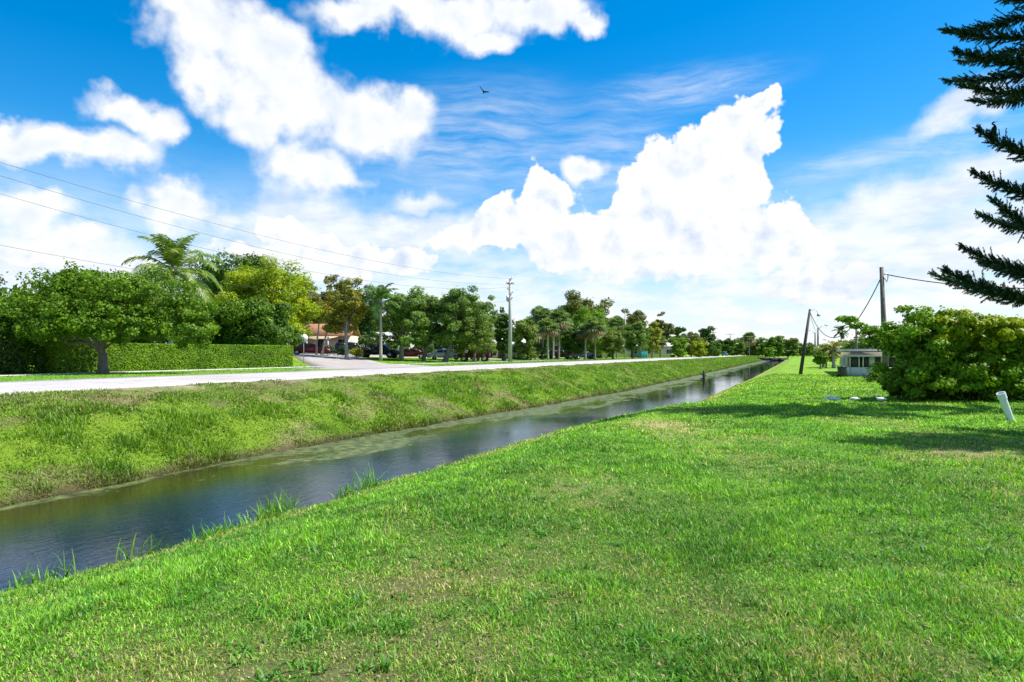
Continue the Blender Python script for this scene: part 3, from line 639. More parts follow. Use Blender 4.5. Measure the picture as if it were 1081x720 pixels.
# ------------------------------------------------------------------ near trees on the left
def big_fig():
    t_ = 36.5; b = gp(109, t_); T = thing('shade_tree', 'wide spreading tree with forked grey trunk standing before the clipped hedge', 'tree', b)
    rs = np.random.RandomState(5); k = t_ / FPX; mb = MB(); allc = []
    for i, (px, py, rx, rz, dy) in enumerate([(70, 312, 52, 30, .6), (120, 305, 52, 28, -.3), (165, 322, 44, 28, .2), (45, 340, 45, 26, -.8), (100, 335, 50, 24, -1.2), (150, 345, 45, 20, -1.0), (198, 345, 30, 24, .3), (20, 330, 40, 28, 1.0), (82, 300, 26, 20, .3), (-10, 345, 34, 26, .0)]):
        m_, c_ = crown(rx * k, rx * k * .9, rz * k, 5200, .16, 'green', 60 + i, nc=62, flat=.7, clump=.22)
        off = np.array([(px - 109) * k, dy, zat(py, t_) - b.z]); allc.append(c_[rs.choice(len(c_), 2)] * .6 + off)
        for V, F, c in zip(m_.V, m_.F, m_.C): mb.add(V + off, F - F.min(), c)
    part('crown', mb, M['leaf'], T)
    mt = MB(); F_ = lambda px, py, dy=0: Vector(((px - 109) * k, dy, zat(py, t_) - b.z))
    for j in range(5):
        a = j * 1.26; mt.tube([(math.cos(a) * .27, math.sin(a) * .25, -.15), (math.cos(a) * .13, math.sin(a) * .12, .4), (math.cos(a) * .09, math.sin(a) * .09, 1.1)], [.11, .12, .11], 7)
    mt.tube([F_(109, 396), F_(109, 385), F_(108, 374), F_(106, 366)], [.28, .20, .18, .18], 10)
    for pts, r in [([(107, 372), (99, 364), (88, 361), (80, 364), (66, 360)], .13), ([(108, 370), (112, 360), (124, 354), (140, 350), (165, 345)], .15), ([(107, 370), (101, 358), (90, 345), (82, 325)], .14),
                   ([(108, 370), (108, 356), (112, 338), (120, 318)], .15), ([(110, 368), (122, 362), (135, 362), (152, 358)], .07), ([(88, 361), (76, 352), (60, 345), (40, 340)], .08), ([(124, 354), (134, 340), (150, 325)], .09), ([(99, 364), (92, 358), (76, 358), (64, 354)], .06), ([(90, 345), (70, 335), (45, 320), (30, 312)], .08)]:
        q = [F_(x, y, -.3 * i * (1 if r < .1 else .3)) for i, (x, y) in enumerate(pts)]; mt.tube(q, [r * (1 - .75 * i / (len(q) - 1)) for i in range(len(q))], 7)
    for c in np.concatenate(allc): mt.tube([F_(108, 350), Vector(c) * .6 + F_(108, 352) * .4, Vector(c)], [.09, .05, .015], 5, cap=False)
    part('trunk', mt, M['bark'], T, True)
big_fig()
tree(20, 45, -75, 62, 293, 380, 20000, .20, 'bright', 'yellow-green bushy tree cut by the left border behind the forked tree', seed=21)
tree(72, 50, 30, 118, 276, 372, 16000, .20, 'green', 'rounded tree whose dome rises highest behind the forked tree', seed=22)
tree(150, 55, 98, 222, 293, 378, 20000, .20, 'green', 'leafy tree between the forked tree and the coconut palm', seed=23)
tree(212, 60, 188, 240, 318, 385, 8000, .22, 'green', 'small tree filling the gap under the coconut palm fronds', seed=24)
tree(245, 90, 192, 306, 262, 372, 24000, .38, 'dark', 'tall dark evergreen standing behind the palm and the yellow-green tree', seed=25)
tree(280, 66, 226, 341, 277, 356, 26000, .24, 'lime', 'large yellow-green tree with a broad rounded crown behind the hedge end', seed=26, second='lime')
tree(262, 60, 222, 311, 312, 380, 18000, .24, 'dark', 'dark glossy low tree right behind the clipped hedge', seed=27, second='green')
tree(-40, 62, -110, 30, 288, 380, 9000, .3, 'dark', 'dark tree far behind at the left border', seed=28)
tree(312, 104, 290, 348, 298, 345, 8000, .34, 'brown', 'brownish-topped tree just left of the orange roof', seed=29)

# dark shrubbery left of the trunk and the clipped hedge
def hedge(u0, u1, v0, v1, H, n, leaf, pal, label, rough, seed, name='hedge'):
    rs = np.random.RandomState(seed); c1, c2 = [np.array(c) for c in PAL[pal]]
    x, y = uv2xy((u0 + u1) / 2, (v0 + v1) / 2); b = Vector((x, y, tz(x, y))); T = thing(name, label, 'hedge', b)
    L, Wd = (u1 - u0), (v1 - v0); ar = np.array([L * H, L * H * .5, L * Wd, Wd * H, Wd * H]); f = rs.choice(5, n, p=ar / ar.sum())
    a, c, dpt = rs.rand(n) - .5, rs.rand(n), rs.rand(n) ** 2 * .12
    P_ = np.zeros((n, 3)); N_ = np.zeros((n, 3))
    for i, (ax, sg) in enumerate([(1, -1), (1, 1), (2, 1), (0, 1), (0, -1)]):
        k = f == i
        if ax == 1: P_[k] = np.stack([a[k] * L, sg * (Wd / 2 - dpt[k]), c[k] * H], -1)
        if ax == 2: P_[k] = np.stack([a[k] * L, (c[k] - .5) * Wd, H - dpt[k]], -1)
        if ax == 0: P_[k] = np.stack([sg * (L / 2 - dpt[k]), a[k] * Wd, c[k] * H], -1)
        N_[k, ax] = sg
    bump = (fbm(P_[:, 0] * 1.1 + seed, P_[:, 2] * 1.3 + P_[:, 1], 4) - .5); P_ += N_ * bump[:, None] * rough * 2
    P_[:, 2] = np.maximum(P_[:, 2], .02)
    nr = N_ * .8 + rs.randn(n, 3) * .6 + np.array([0, 0, .3]); nr /= np.linalg.norm(nr, axis=1)[:, None]
    cl = sstep(fbm(P_[:, 0] * .8 + 9, P_[:, 2] * .9, 3), .35, .65); ff = np.clip(.5 * cl + .6 * rs.rand(n), 0, 1)[:, None]; col = c1 * (1 - ff) + c2 * ff
    rot = np.array([[SA, -CA, 0], [CA, SA, 0], [0, 0, 1]]); mb = MB(); leaf_quads(mb, P_ @ rot.T, nr @ rot.T, leaf, col, rs, .7)
    part('foliage', mb, M['leaf'], T)
    m2 = MB(); V = np.array([[sx_ * (L / 2 - .15 - rough), sy_ * (Wd / 2 - .15 - rough * .6), z_] for z_ in (0.02, H - .15 - rough) for sy_ in (-1, 1) for sx_ in (-1, 1)]) @ rot.T
    m2.add(V, np.array([[0, 2, 3, 1], [4, 5, 7, 6], [0, 1, 5, 4], [2, 6, 7, 3], [0, 4, 6, 2], [1, 3, 7, 5]]))
    part('twigs', m2, M['dark_bark'], T)
    return T
hedge(24.5, 43.2, 36.5, 38.3, 1.66, 66000, .085, 'bright', 'long clipped green hedge with a flat top beside the sidewalk', .05, 31)
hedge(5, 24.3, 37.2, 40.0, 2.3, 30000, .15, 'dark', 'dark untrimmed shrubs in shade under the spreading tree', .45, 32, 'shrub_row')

# ------------------------------------------------------------------ palms
def frond_mesh(L, e0, droop, nleaf, ll, lw, seed, cols, hang=.5):
    rs = np.random.RandomState(seed); mb = MB(); pts = []; p = np.zeros(3); e = R(e0); ns_ = 14; side = rs.randn() * .015
    for i in range(ns_ + 1): pts.append(p.copy()); p = p + np.array([math.cos(e), side * i, math.sin(e)]) * L / ns_; e -= R(droop) / ns_ * (0.4 + 1.2 * i / ns_)
    pts = np.array(pts); c_r = np.array(cols[1]) * 1.3
    mb.tube([tuple(q) for q in pts], [.035 * (1 - .85 * i / ns_) * (L / 3) for i in range(ns_ + 1)], 5, c_r)
    for k in range(nleaf):
        s = .10 + .90 * (k + rs.rand() * .5) / nleaf; i = min(int(s * ns_), ns_ - 1); f = s * ns_ - i; q = pts[i] * (1 - f) + pts[i + 1] * f; T = pts[i + 1] - pts[i]; T /= np.linalg.norm(T)
        for sd_ in (-1, 1):
            l = ll * math.sin(math.pi * (.12 + .80 * s) ** .8) * (.85 + .3 * rs.rand()); dirv_ = np.array([0, sd_, 0]) * (.75) + T * .6 + np.array([0, 0, .15 - hang * .5 * rs.rand()]); dirv_ /= np.linalg.norm(dirv_)
            m_ = q + dirv_ * l * .5; tp = m_ + (dirv_ + np.array([0, 0, -hang * (1 + rs.rand())])) * l * .5; w = T * lw * .5
            f_ = rs.rand(); col = np.array(cols[0]) * (1 - f_) + np.array(cols[1]) * f_
            mb.add([q - w * .5, q + w * .5, m_ + w, m_ - w, tp], [np.array([[0, 1, 2, 3]]), np.array([[3, 2, 4]])], col)
    return mb
def feather_palm(px, t_, ypal, nf, L, label, seed, cols, elevs=(78, 55, 30, 8, -18), r=.14, bend=.3, name='coconut_palm', lw=.07, ll=.75, nuts=False, hang=.5):
    b = gp(px, t_); h = zat(ypal, t_) - b.z; T = thing(name, label, 'palm tree', b); rs = random.Random(seed)
    mt = MB(); pts = [(bend * math.sin(s * 1.57) - bend, 0, h * s) for s in (-.02, .1, .3, .5, .7, .88, 1.0)]
    mt.tube([(p[0], 0, p[2]) for p in pts], [r * 1.5, r * 1.2, r, r * .95, r * .9, r * .9, r * 1.1], 9); part('trunk', mt, M['pale_bark'], T, True)
    ms = [frond_mesh(L * (.85 if e > 60 else 1), e, 62 + (e > 0) * 25 + (20 if nuts and e < 60 else 0), 34, ll, lw, seed + i, cols, hang).mesh('frond', M['frond']) for i, e in enumerate(elevs)]
    for k in range(nf):
        e = k * len(elevs) // nf; o = link('frond', ms[e], T, (0, 0, h - .1 - .04 * e), (0, R(rs.uniform(-7, 7)), k * 2.399 + rs.uniform(-.25, .25))); s = rs.uniform(.88, 1.1); o.scale = (s, s, s)
    if nuts:
        for k in range(5):
            a = k * 1.3; m_ = MB(); m_.tube([(0, 0, .12), (0, 0, .06), (0, 0, -.06), (0, 0, -.12)], [.03, .11, .11, .03], 8, (.2, .22, .03)); o = part('coconut', m_, M['leaf'], T, True); o.location = (math.cos(a) * .25, math.sin(a) * .25, h - .35)
    return T
YG = ((.10, .15, .02), (.30, .30, .05)); DG = ((.03, .10, .02), (.09, .19, .03))
feather_palm(183, 46.5, 283, 30, 3.7, 'coconut palm with drooping yellow-green fronds rising above the trees', 71, ((.05, .15, .02), (.26, .31, .05)), elevs=(85, 74, 56, 36, 20, 6, -8, -24), nuts=True, ll=1.0, lw=.10)
feather_palm(402, 79, 316, 18, 2.9, 'slim royal palm with arching green fronds and tall pale trunk by the parked pickup', 72, ((.05, .15, .02), (.14, .24, .05)), name='royal_palm', r=.16, lw=.11, ll=.8, bend=.0)
feather_palm(888, 128, 349, 16, 1.9, 'small dark feather palm crown on a thin stem above the white house roof', 73, DG, name='feather_palm', r=.09, lw=.13, ll=.6, bend=.2)
feather_palm(880, 98, 368, 16, 2.4, 'short yellowish palm with arching fronds left of the white house', 74, ((.14, .17, .04), (.36, .33, .12)), name='date_palm', elevs=(70, 50, 30, 10, -10), r=.22, lw=.12, ll=.6, bend=0)
feather_palm(869, 104, 371, 14, 2.0, 'low green palm beside the short yellowish one', 75, ((.07, .15, .03), (.2, .26, .06)), name='date_palm', elevs=(70, 50, 30, 10, -10), r=.18, lw=.12, ll=.5, bend=0)

def fan_crown(nf, Rf, seed, dead=.25):
    rs = np.random.RandomState(seed); mb = MB()
    for k in range(nf):
        a = k * 2.399 + rs.rand() * .4; f = (k + .5) / nf; e = R(82 - 125 * f + rs.randn() * 6); isd = f > 1 - dead
        d = np.array([math.cos(a) * math.cos(e), math.sin(a) * math.cos(e), math.sin(e)]); side = np.array([-math.sin(a), math.cos(a), 0]); upv = np.cross(side, d) * -1
        st = d * Rf * .5; mb.tube([(0, 0, 0), tuple(st)], [.03, .02], 4, (.12, .15, .04), cap=False)
        base = (np.array([.24, .17, .09]) if isd else np.array([.085, .14, .035]) * (1 + .9 * rs.rand()) + np.array([.05, .04, .03]) * rs.rand())
        ns_ = 13; lf = Rf * .62 * (.85 + .3 * rs.rand())
        for j in range(ns_):
            th = R(-115 + 230 * j / (ns_ - 1)); dd_ = d * math.cos(th) + side * math.sin(th); mid_ = st + dd_ * lf * .62 - upv * .03
            tip = mid_ + dd_ * lf * .45 + np.array([0, 0, -.35 * lf]); wv = np.cross(dd_, upv); wv = wv / (np.linalg.norm(wv) + 1e-9) * lf * .095
            mb.add([st, mid_ - wv, tip, mid_ + wv], np.array([[0, 1, 2, 3]]), base * (.8 + .4 * rs.rand()))
    return mb
FAN = [fan_crown(34, 1.55, 80 + i).mesh('crown', M['frond']) for i in range(3)]
def fan_palm(px, t_, ypal, label, k=0, scale=1.0, pale=False, rtr=.17):
    b = gp(px, t_); h = zat(ypal, t_) - b.z; T = thing('cabbage_palm', label, 'palm tree', b, k * 1.7, 'cabbage palms beyond the road'); mt = MB()
    mt.tube([(0, 0, -.1), (0, 0, .4), (.04, .02, h * .5), (0, 0, h * .8), (0, 0, h)], [rtr * 1.2, rtr, rtr * .9, rtr * .95, rtr * 1.3], 8); part('trunk', mt, M['pale_bark' if pale else 'bark'], T, True)
    o = link('crown', FAN[k % 3], T, (0, 0, h)); o.scale = (scale,) * 3
for i, (px, t_, y, lab, sc, pale) in enumerate([
    (565, 118, 350, 'leftmost fan palm of the group right of the tall pale pole', 1.15, False), (573, 112, 337, 'tall fan palm with brown dead skirt, second of the group', 1.35, False),
    (578.5, 108, 346, 'shorter fan palm with pale trunk third in the group', 1.2, True), (584, 114, 339, 'fan palm with the thinnest whitest trunk', 1.1, True),
    (590, 110, 338, 'fan palm with thick brown head, rightmost of the tight group', 1.35, False), (597, 126, 344, 'fan palm set back behind the tight palm group', 1.2, False),
    (618, 116, 351, 'fan palm with short pale trunk beside the dark parked car', 1.15, True), (628, 114, 346, 'fan palm with a straight trunk right of the dark parked car', 1.3, False),
    (651, 160, 343, 'fan palm head showing behind the street-side oak', 1.5, False), (683, 172, 362, 'small fan palm right of the teal container', 1.2, True),
    (697, 170, 361, 'low fan palm between the teal container and the tall tree', 1.3, True), (711, 182, 362, 'low fan palm under the flat-topped tree', 1.3, True),
    (721, 186, 360, 'low fan palm right of the flat-topped tree', 1.3, False), (791, 290, 357, 'pale fan palm in the far tree line near the end of the road', 2.0, True),
    (569, 124, 333, 'fan palm peeking highest at the left of the group', 1.2, False)]):
    fan_palm(px, t_, y, lab, i, sc, pale)

# ------------------------------------------------------------------ trees beyond the road (far ones become fewer, larger leaf clumps)
G = 'trees beyond the road'
rows = [
 (366, 80, 340, 388, 296, 349, 8000, .26, 'rusty', 'thin-crowned tree with orange-brown leaves and slanting trunk beside the orange roof', dict(tr=.22, bark='pale_bark', nlimb=12)),
 (352, 108, 332, 384, 289, 345, 6500, .36, 'brown', 'dark brownish tree rising behind the orange-brown one', {}),
 (388, 108, 368, 408, 300, 365, 6000, .36, 'dark', 'dark tree behind the royal palm on its left', {}),
 (424, 82, 396, 456, 300, 360, 10000, .27, 'greygreen', 'street oak just right of the royal palm with grey-green crown', dict(bark='bark')),
 (447, 85, 430, 484, 303, 362, 9500, .27, 'greygreen', 'street oak with forked trunk before the maroon sedan', {}),
 (470, 84, 456, 512, 303, 361, 10000, .27, 'greygreen', 'street oak with the thickest trunk, before the pale sedan', dict(tr=.3)),
 (505, 92, 478, 528, 302, 365, 10000, .27, 'greygreen', 'broad oak above the maroon off-road car', {}),
 (440, 118, 404, 478, 303, 368, 9000, .36, 'greygreen', 'tall grey-green tree filling the gap behind the first two street oaks', {}),
 (492, 120, 462, 530, 306, 368, 9000, .36, 'olive', 'wide olive tree closing the gap behind the thickest oak', {}),
 (545, 124, 524, 566, 338, 372, 5000, .34, 'dark', 'dark low tree closing the gap behind the tall pale pole', {}),
 (500, 84, 482, 526, 338, 370, 4000, .24, 'olive', 'low reddish-olive bushy tree in front of the maroon off-road car', {}),
 (532, 95.0, 520, 543, 321, 372, 5200, .27, 'dark', 'narrow dark tree hugging the tall pale pole on its left', dict(tr=.3, bark='dark_bark')),
 (553, 101, 540, 569, 334, 378, 7500, .27, 'olive', 'rounded grey-green oak just right of the tall pale pole', {}),
 (556, 130, 544, 572, 329, 372, 4500, .36, 'bright', 'bright green tree peeping behind the oak right of the pole', {}),
 (572, 140, 556, 606, 321, 366, 5000, .4, 'olive', 'dull olive tree behind the fan palm group', {}),
 (603, 118, 590, 624, 344, 372, 5000, .3, 'dark', 'low dark green tree beside the rightmost of the tight palms', {}),
 (612, 165, 582, 652, 308, 366, 12000, .58, 'brown', 'tallest dark olive tree topping the middle of the tree line', {}),
 (622, 130, 598, 648, 321, 372, 8000, .36, 'bright', 'large bright green rounded tree in the middle of the tree line', {}),
 (647, 122, 631, 662, 346, 371, 4500, .3, 'olive', 'small spreading oak standing alone on the verge', dict(bark='dark_bark')),
 (650, 175, 636, 664, 329, 372, 4500, .48, 'olive', 'olive tree behind the small spreading oak', {}),
 (664, 180, 655, 683, 319, 372, 5500, .48, 'brown', 'tall dark tree with flat top above the thin grey pole', {}),
 (668, 140, 655, 686, 336, 369, 5500, .34, 'greygreen', 'grey-green oak before the long low building', {}),
 (688, 160, 680, 699, 334, 372, 3500, .38, 'yellow', 'slim yellow-green tree above the teal container', {}),
 (697, 185, 685, 712, 327, 372, 5500, .48, 'brown', 'tall rusty-green tree with a pointed dome', {}),
 (716, 200, 706, 728, 340, 372, 2400, .5, 'dark', 'sparse flat-topped tree with gaps of sky', dict(nc=26, clump=.22)),
 (716, 168, 708, 725, 354, 376, 3000, .38, 'bright', 'bright lime tree standing low by the road', {}),
 (730, 205, 721, 741, 348, 374, 3200, .5, 'brown', 'brownish tree right of the flat-topped one', {}),
 (746, 215, 736, 755, 343, 374, 4200, .5, 'dark', 'tall dark tree just left of the far white pole', {}),
 (738, 178, 728, 748, 357, 376, 2800, .4, 'lime', 'pale yellow-green tree in front of the tall dark one', {}),
 (763, 300, 753, 775, 355, 374, 2600, .75, 'dark', 'dark tree just right of the far white pole', {}),
 (775, 310, 768, 787, 357, 374, 2200, .75, 'green', 'green tree behind the far teal car', {}),
 (785, 330, 778, 800, 352, 374, 2600, .8, 'brown', 'far tree with reddish flowers near the end of the road', {}),
 (797, 320, 790, 812, 355, 374, 2600, .8, 'green', 'far rounded tree before the gap in the tree line', {}),
 (757, 240, 749, 762, 360, 376, 1500, .6, 'green', 'low bush-like tree at the foot of the far white pole', {}),
 (805, 330, 800, 814, 364, 375, 1200, .8, 'dark', 'low tree in the gap of the far tree line', {}),
 (817, 310, 806, 829, 353, 375, 3600, .75, 'green', 'far dark green pointed tree at the end of the road', {}),
 (832, 320, 820, 845, 355, 375, 3600, .8, 'olive', 'far broad olive tree above the canal end', {}),
 (848, 420, 838, 862, 361, 374, 2400, 1.0, 'green', 'distant green tree behind the leaning pole', {}),
 (868, 430, 856, 884, 364, 374, 2200, 1.0, 'green', 'distant tree right of the leaning pole beyond the lawn', {}),
 (812, 300, 806, 819, 366, 376, 900, .7, 'bright', 'small light bush at the foot of the pointed far tree', {}),
]
for i, (px, t_, x0, x1, yt, yb, n, lf, pal, lab, kw) in enumerate(rows):
    tree(px, t_, x0, x1, yt, yb, n, lf, pal, lab, seed=200 + i, group=G, nc=kw.pop('nc', 110), nlimb=kw.pop('nlimb', 6), **kw)
# trees on the right behind and beside the white house
tree(895, 118, 876, 918, 357, 378, 3500, .32, 'green', 'green tree behind the white house roof at its left', seed=301)
tree(915, 100, 900, 944, 351, 376, 4500, .3, 'green', 'leafy tree rising behind the middle of the white house', seed=302)
tree(866, 92, 859, 874, 370, 384, 1600, .26, 'green', 'small round green shrub tree at the foot of the twin poles', seed=303, tr=.1)
tree(872, 100, 862, 886, 363, 381, 1600, .28, 'yellow', 'yellowish shrub beside the twin poles', seed=304, tr=.1)
tree(1000, 75, 930, 1090, 360, 400, 5000, .3, 'green', 'leafy trees mostly hidden behind the big glossy bush', seed=305)

for i, (px, t_, w, h, pal, lab) in enumerate([(388, 96, 2.6, 2.6, 'dark', 'dark rounded shrub behind the black pickup'), (420, 97, 3.0, 2.2, 'green', 'wide green shrub behind the maroon sedan and pickup'), (446, 100, 2.6, 2.8, 'dark', 'dark shrub in the gap left of the silver sedan'),
    (480, 101, 3.4, 2.6, 'dark', 'dark wide shrub behind the silver sedan'), (512, 101, 2.8, 2.4, 'green', 'green shrub behind the off-road car'), (560, 112, 4.5, 2.6, 'dark', 'dark shrub under the grey-green oak right of the pole'), (600, 134, 6, 3, 'darkest', 'dark shrub mass behind the two dark parked cars'),
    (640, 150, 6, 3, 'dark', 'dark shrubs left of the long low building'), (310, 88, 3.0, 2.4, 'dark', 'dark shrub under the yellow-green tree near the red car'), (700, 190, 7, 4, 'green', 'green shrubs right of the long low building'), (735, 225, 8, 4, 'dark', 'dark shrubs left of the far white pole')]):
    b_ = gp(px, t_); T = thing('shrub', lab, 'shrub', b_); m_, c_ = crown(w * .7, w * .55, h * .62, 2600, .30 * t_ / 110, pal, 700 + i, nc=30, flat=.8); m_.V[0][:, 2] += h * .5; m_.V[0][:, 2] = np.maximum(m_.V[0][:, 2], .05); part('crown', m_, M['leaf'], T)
    m_ = MB(); [m_.tube([(0, 0, -.05), (math.cos(k * 1.3) * w * .3, math.sin(k * 1.3) * w * .25, h * .6)], [.07, .03], 5) for k in range(5)]; part('stem', m_, M['bark'], T)
# far woodland: a mass behind the tree line
mb = MB(); rs = np.random.RandomState(9); n = 60000; u_ = -20 + 360 * rs.rand(n); v_ = 78 + 12 * rs.rand(n) + .02 * u_; x_, y_ = uv2xy(u_, v_); hmax = 5.0 + 5 * fbm(u_ * .07, v_ * .1, 4); z_ = terrain(x_, y_) + hmax * rs.rand(n) ** .7
nr = rs.randn(n, 3) + np.array([.5, -.6, .5]); nr /= np.linalg.norm(nr, axis=1)[:, None]; c1, c2 = PAL['darkest']; f = rs.rand(n)[:, None]
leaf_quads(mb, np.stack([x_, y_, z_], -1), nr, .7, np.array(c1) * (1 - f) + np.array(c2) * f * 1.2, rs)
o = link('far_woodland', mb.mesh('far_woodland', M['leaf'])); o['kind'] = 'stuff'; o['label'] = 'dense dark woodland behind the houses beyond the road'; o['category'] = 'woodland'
mb = MB(); n = 22000; x_ = 20 + 900 * rs.rand(n) ** 1.2 - 120; y_ = 470 + 60 * rs.rand(n); z_ = 7.5 * (.4 + .7 * fbm(x_ * .05, x_ * 0 + 4, 4)) * rs.rand(n)
nr = rs.randn(n, 3) + np.array([.5, -.6, .5]); nr /= np.linalg.norm(nr, axis=1)[:, None]; f = rs.rand(n)[:, None]; c1, c2 = PAL['green']
leaf_quads(mb, np.stack([x_ + 150, y_, z_], -1), nr, 1.8, np.array(c1) * (1 - f) + np.array(c2) * f, rs)
o = link('far_treeline', mb.mesh('far_treeline', M['leaf'])); o['kind'] = 'stuff'; o['label'] = 'low distant line of trees closing the view along the canal'; o['category'] = 'woodland'

# ------------------------------------------------------------------ glossy bush on the right
def big_bush():
    t_ = 30.8; b = gp(1010, t_); T = thing('umbrella_bush', 'big glossy light-green bush with bare stems below at the right border', 'bush', b); k = t_ / FPX
    mb = MB(); rs = np.random.RandomState(3)
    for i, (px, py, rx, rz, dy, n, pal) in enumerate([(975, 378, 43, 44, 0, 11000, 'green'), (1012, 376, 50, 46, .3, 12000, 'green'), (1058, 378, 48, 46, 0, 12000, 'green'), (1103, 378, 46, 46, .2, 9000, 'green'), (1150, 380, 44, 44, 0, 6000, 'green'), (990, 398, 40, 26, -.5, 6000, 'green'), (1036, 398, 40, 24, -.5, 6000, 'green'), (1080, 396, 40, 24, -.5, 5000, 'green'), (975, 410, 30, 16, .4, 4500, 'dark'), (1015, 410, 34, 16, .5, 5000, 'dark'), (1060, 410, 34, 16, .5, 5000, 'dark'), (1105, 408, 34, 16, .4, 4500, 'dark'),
            (964, 356, 32, 24, .3, 6000, 'bright'), (1000, 347, 46, 17, -.3, 9000, 'lime'), (1050, 351, 44, 17, -.4, 9000, 'lime'), (1100, 351, 44, 17, -.2, 6500, 'lime'), (962, 398, 24, 20, -.4, 5000, 'green'), (1120, 362, 46, 30, 1.0, 3500, 'bright')]):  # lime upper lobes put the sunlit top of the bush into leaf colour
        m_, c_ = crown(rx * k, 1.5, rz * k, int(n * .95), .165, {'green': 'bright'}.get(pal, pal), 400 + i, nc=80, flat=.85, clump=.20); off = np.array([(px - 1010) * k, dy, zat(py, t_) - b.z])
        for V, F, c in zip(m_.V, m_.F, m_.C):
            V = V + off; V[:, 2] = np.where(V[:, 2] < .2, .12 + .5 * rs.rand(len(V) // 4).repeat(4) + (V[:, 2] - V[:, 2].reshape(-1, 4).mean(1).repeat(4)), V[:, 2]); mb.add(V, F - F.min(), c)
    # loose sprays at the upper left
    for (px, py) in [(903, 338), (912, 343), (921, 350), (896, 337), (930, 347), (924, 358), (962, 326), (985, 330), (934, 366), (1012, 331)]:
        m_, c_ = crown(.34, .3, .16, 170, .15, 'bright', 500 + int(px), nc=8, clump=.6); off = np.array([(px - 1010) * k, .4, zat(py, t_) - b.z])
        for V, F, c in zip(m_.V, m_.F, m_.C): mb.add(V + off, F - F.min(), c)
    part('crown', mb, M['leaf'], T)
    mt = MB(); F_ = lambda px, py, dy=0: Vector(((px - 1010) * k, dy, zat(py, t_) - b.z))
    for i in range(46):
        px = 948 + i * 4.3 + rs.randn() * 3; y0 = rs.randn() * .5; r = .018 + .03 * rs.rand(); q = Vector(((px - 1010) * k, y0, -.05)); dx = rs.randn() * .12 + .1
        mt.tube([q, q + Vector((dx * .3, 0, .5)), q + Vector((dx, rs.randn() * .2, 1.3)), q + Vector((dx * 1.6, 0, 2.4))], [r, r * .9, r * .7, r * .3], 5)
    mt.tube([F_(950, 372, .4), F_(925, 356, .4), F_(910, 344, .4), F_(896, 338, .4)], [.05, .035, .025, .01], 5); mt.tube([F_(960, 350, .3), F_(962, 338, .3), F_(962, 326, .3)], [.03, .02, .01], 5)
    part('stem', mt, M['dark_bark'], T, True)
big_bush()

# ------------------------------------------------------------------ norfolk pine (branches: whorls, upswept, with rope-like foliage)
def pine_branch(seed, L=5.0):
    rs = np.random.RandomState(seed); mb = MB(); n = 20; pts = []; p = np.zeros(3); e = R(4)
    for i in range(n + 1): pts.append(p.copy()); p = p + np.array([math.cos(e), .03 * rs.randn(), math.sin(e)]) * L / n; e += R(1.1)
    pts = np.array(pts); mb.tube([tuple(q) for q in pts], [.06 * (1 - .8 * i / n) for i in range(n + 1)], 6, (.05, .045, .035))
    def rope(q, d, l, r=.10):
        nn = int(l / .0085); s = rs.rand(nn); d = d / np.linalg.norm(d)
        a = rs.randn(nn, 3); a -= (a @ d)[:, None] * d; a /= np.linalg.norm(a, axis=1)[:, None] + 1e-9
        c0 = q + d * (s * l)[:, None] + np.array([0, 0, .10]) * ((s * l) ** 2)[:, None]; tip = c0 + (a * .62 + d * .95 + np.array([0, 0, -.25])) * r * (1.15 - .4 * s)[:, None]
        w = np.cross(a, d) * .014; V = np.stack([c0 - w, c0 + w, tip + w * .5, tip - w * .5], 1)
        c = np.array([.026, .075, .026]) * (.5 + 1.1 * rs.rand(nn))[:, None] + np.array([.012, .02, 0]) * rs.rand(nn)[:, None]
        mb.add(V.reshape(-1, 3), (np.arange(nn)[:, None] * 4 + np.array([[0, 1, 2, 3]])), np.repeat(c, 4, 0))
    k = int(L / .075)
    for j in range(k):
        s = .12 + .88 * j / k; f = s * n; i = min(int(f), n - 1); q = pts[i] + (pts[i + 1] - pts[i]) * (f - i); T = pts[i + 1] - pts[i]; T /= np.linalg.norm(T)
        for sd_ in (-1, 1):
            if rs.rand() < .12: continue
            l = (.22 + .72 * (1 - s) ** .6) * (.65 + .6 * rs.rand()) * (1 if s > .2 else .5)
            d = T * (.55 + .5 * s) + np.array([0, sd_ * (.75 + .2 * rs.randn()), .18 + .30 * rs.randn()]); rope(q, d, l)
            if rs.rand() < .5: rope(q, T * .7 + np.array([0, .3 * rs.randn(), .6 if rs.rand() < .55 else -.6]), l * .6)
    rope(pts[-2], pts[-1] - pts[-2], .3)
    return mb.mesh('branch', M['needle'])
PB = [pine_branch(900 + i) for i in range(4)]
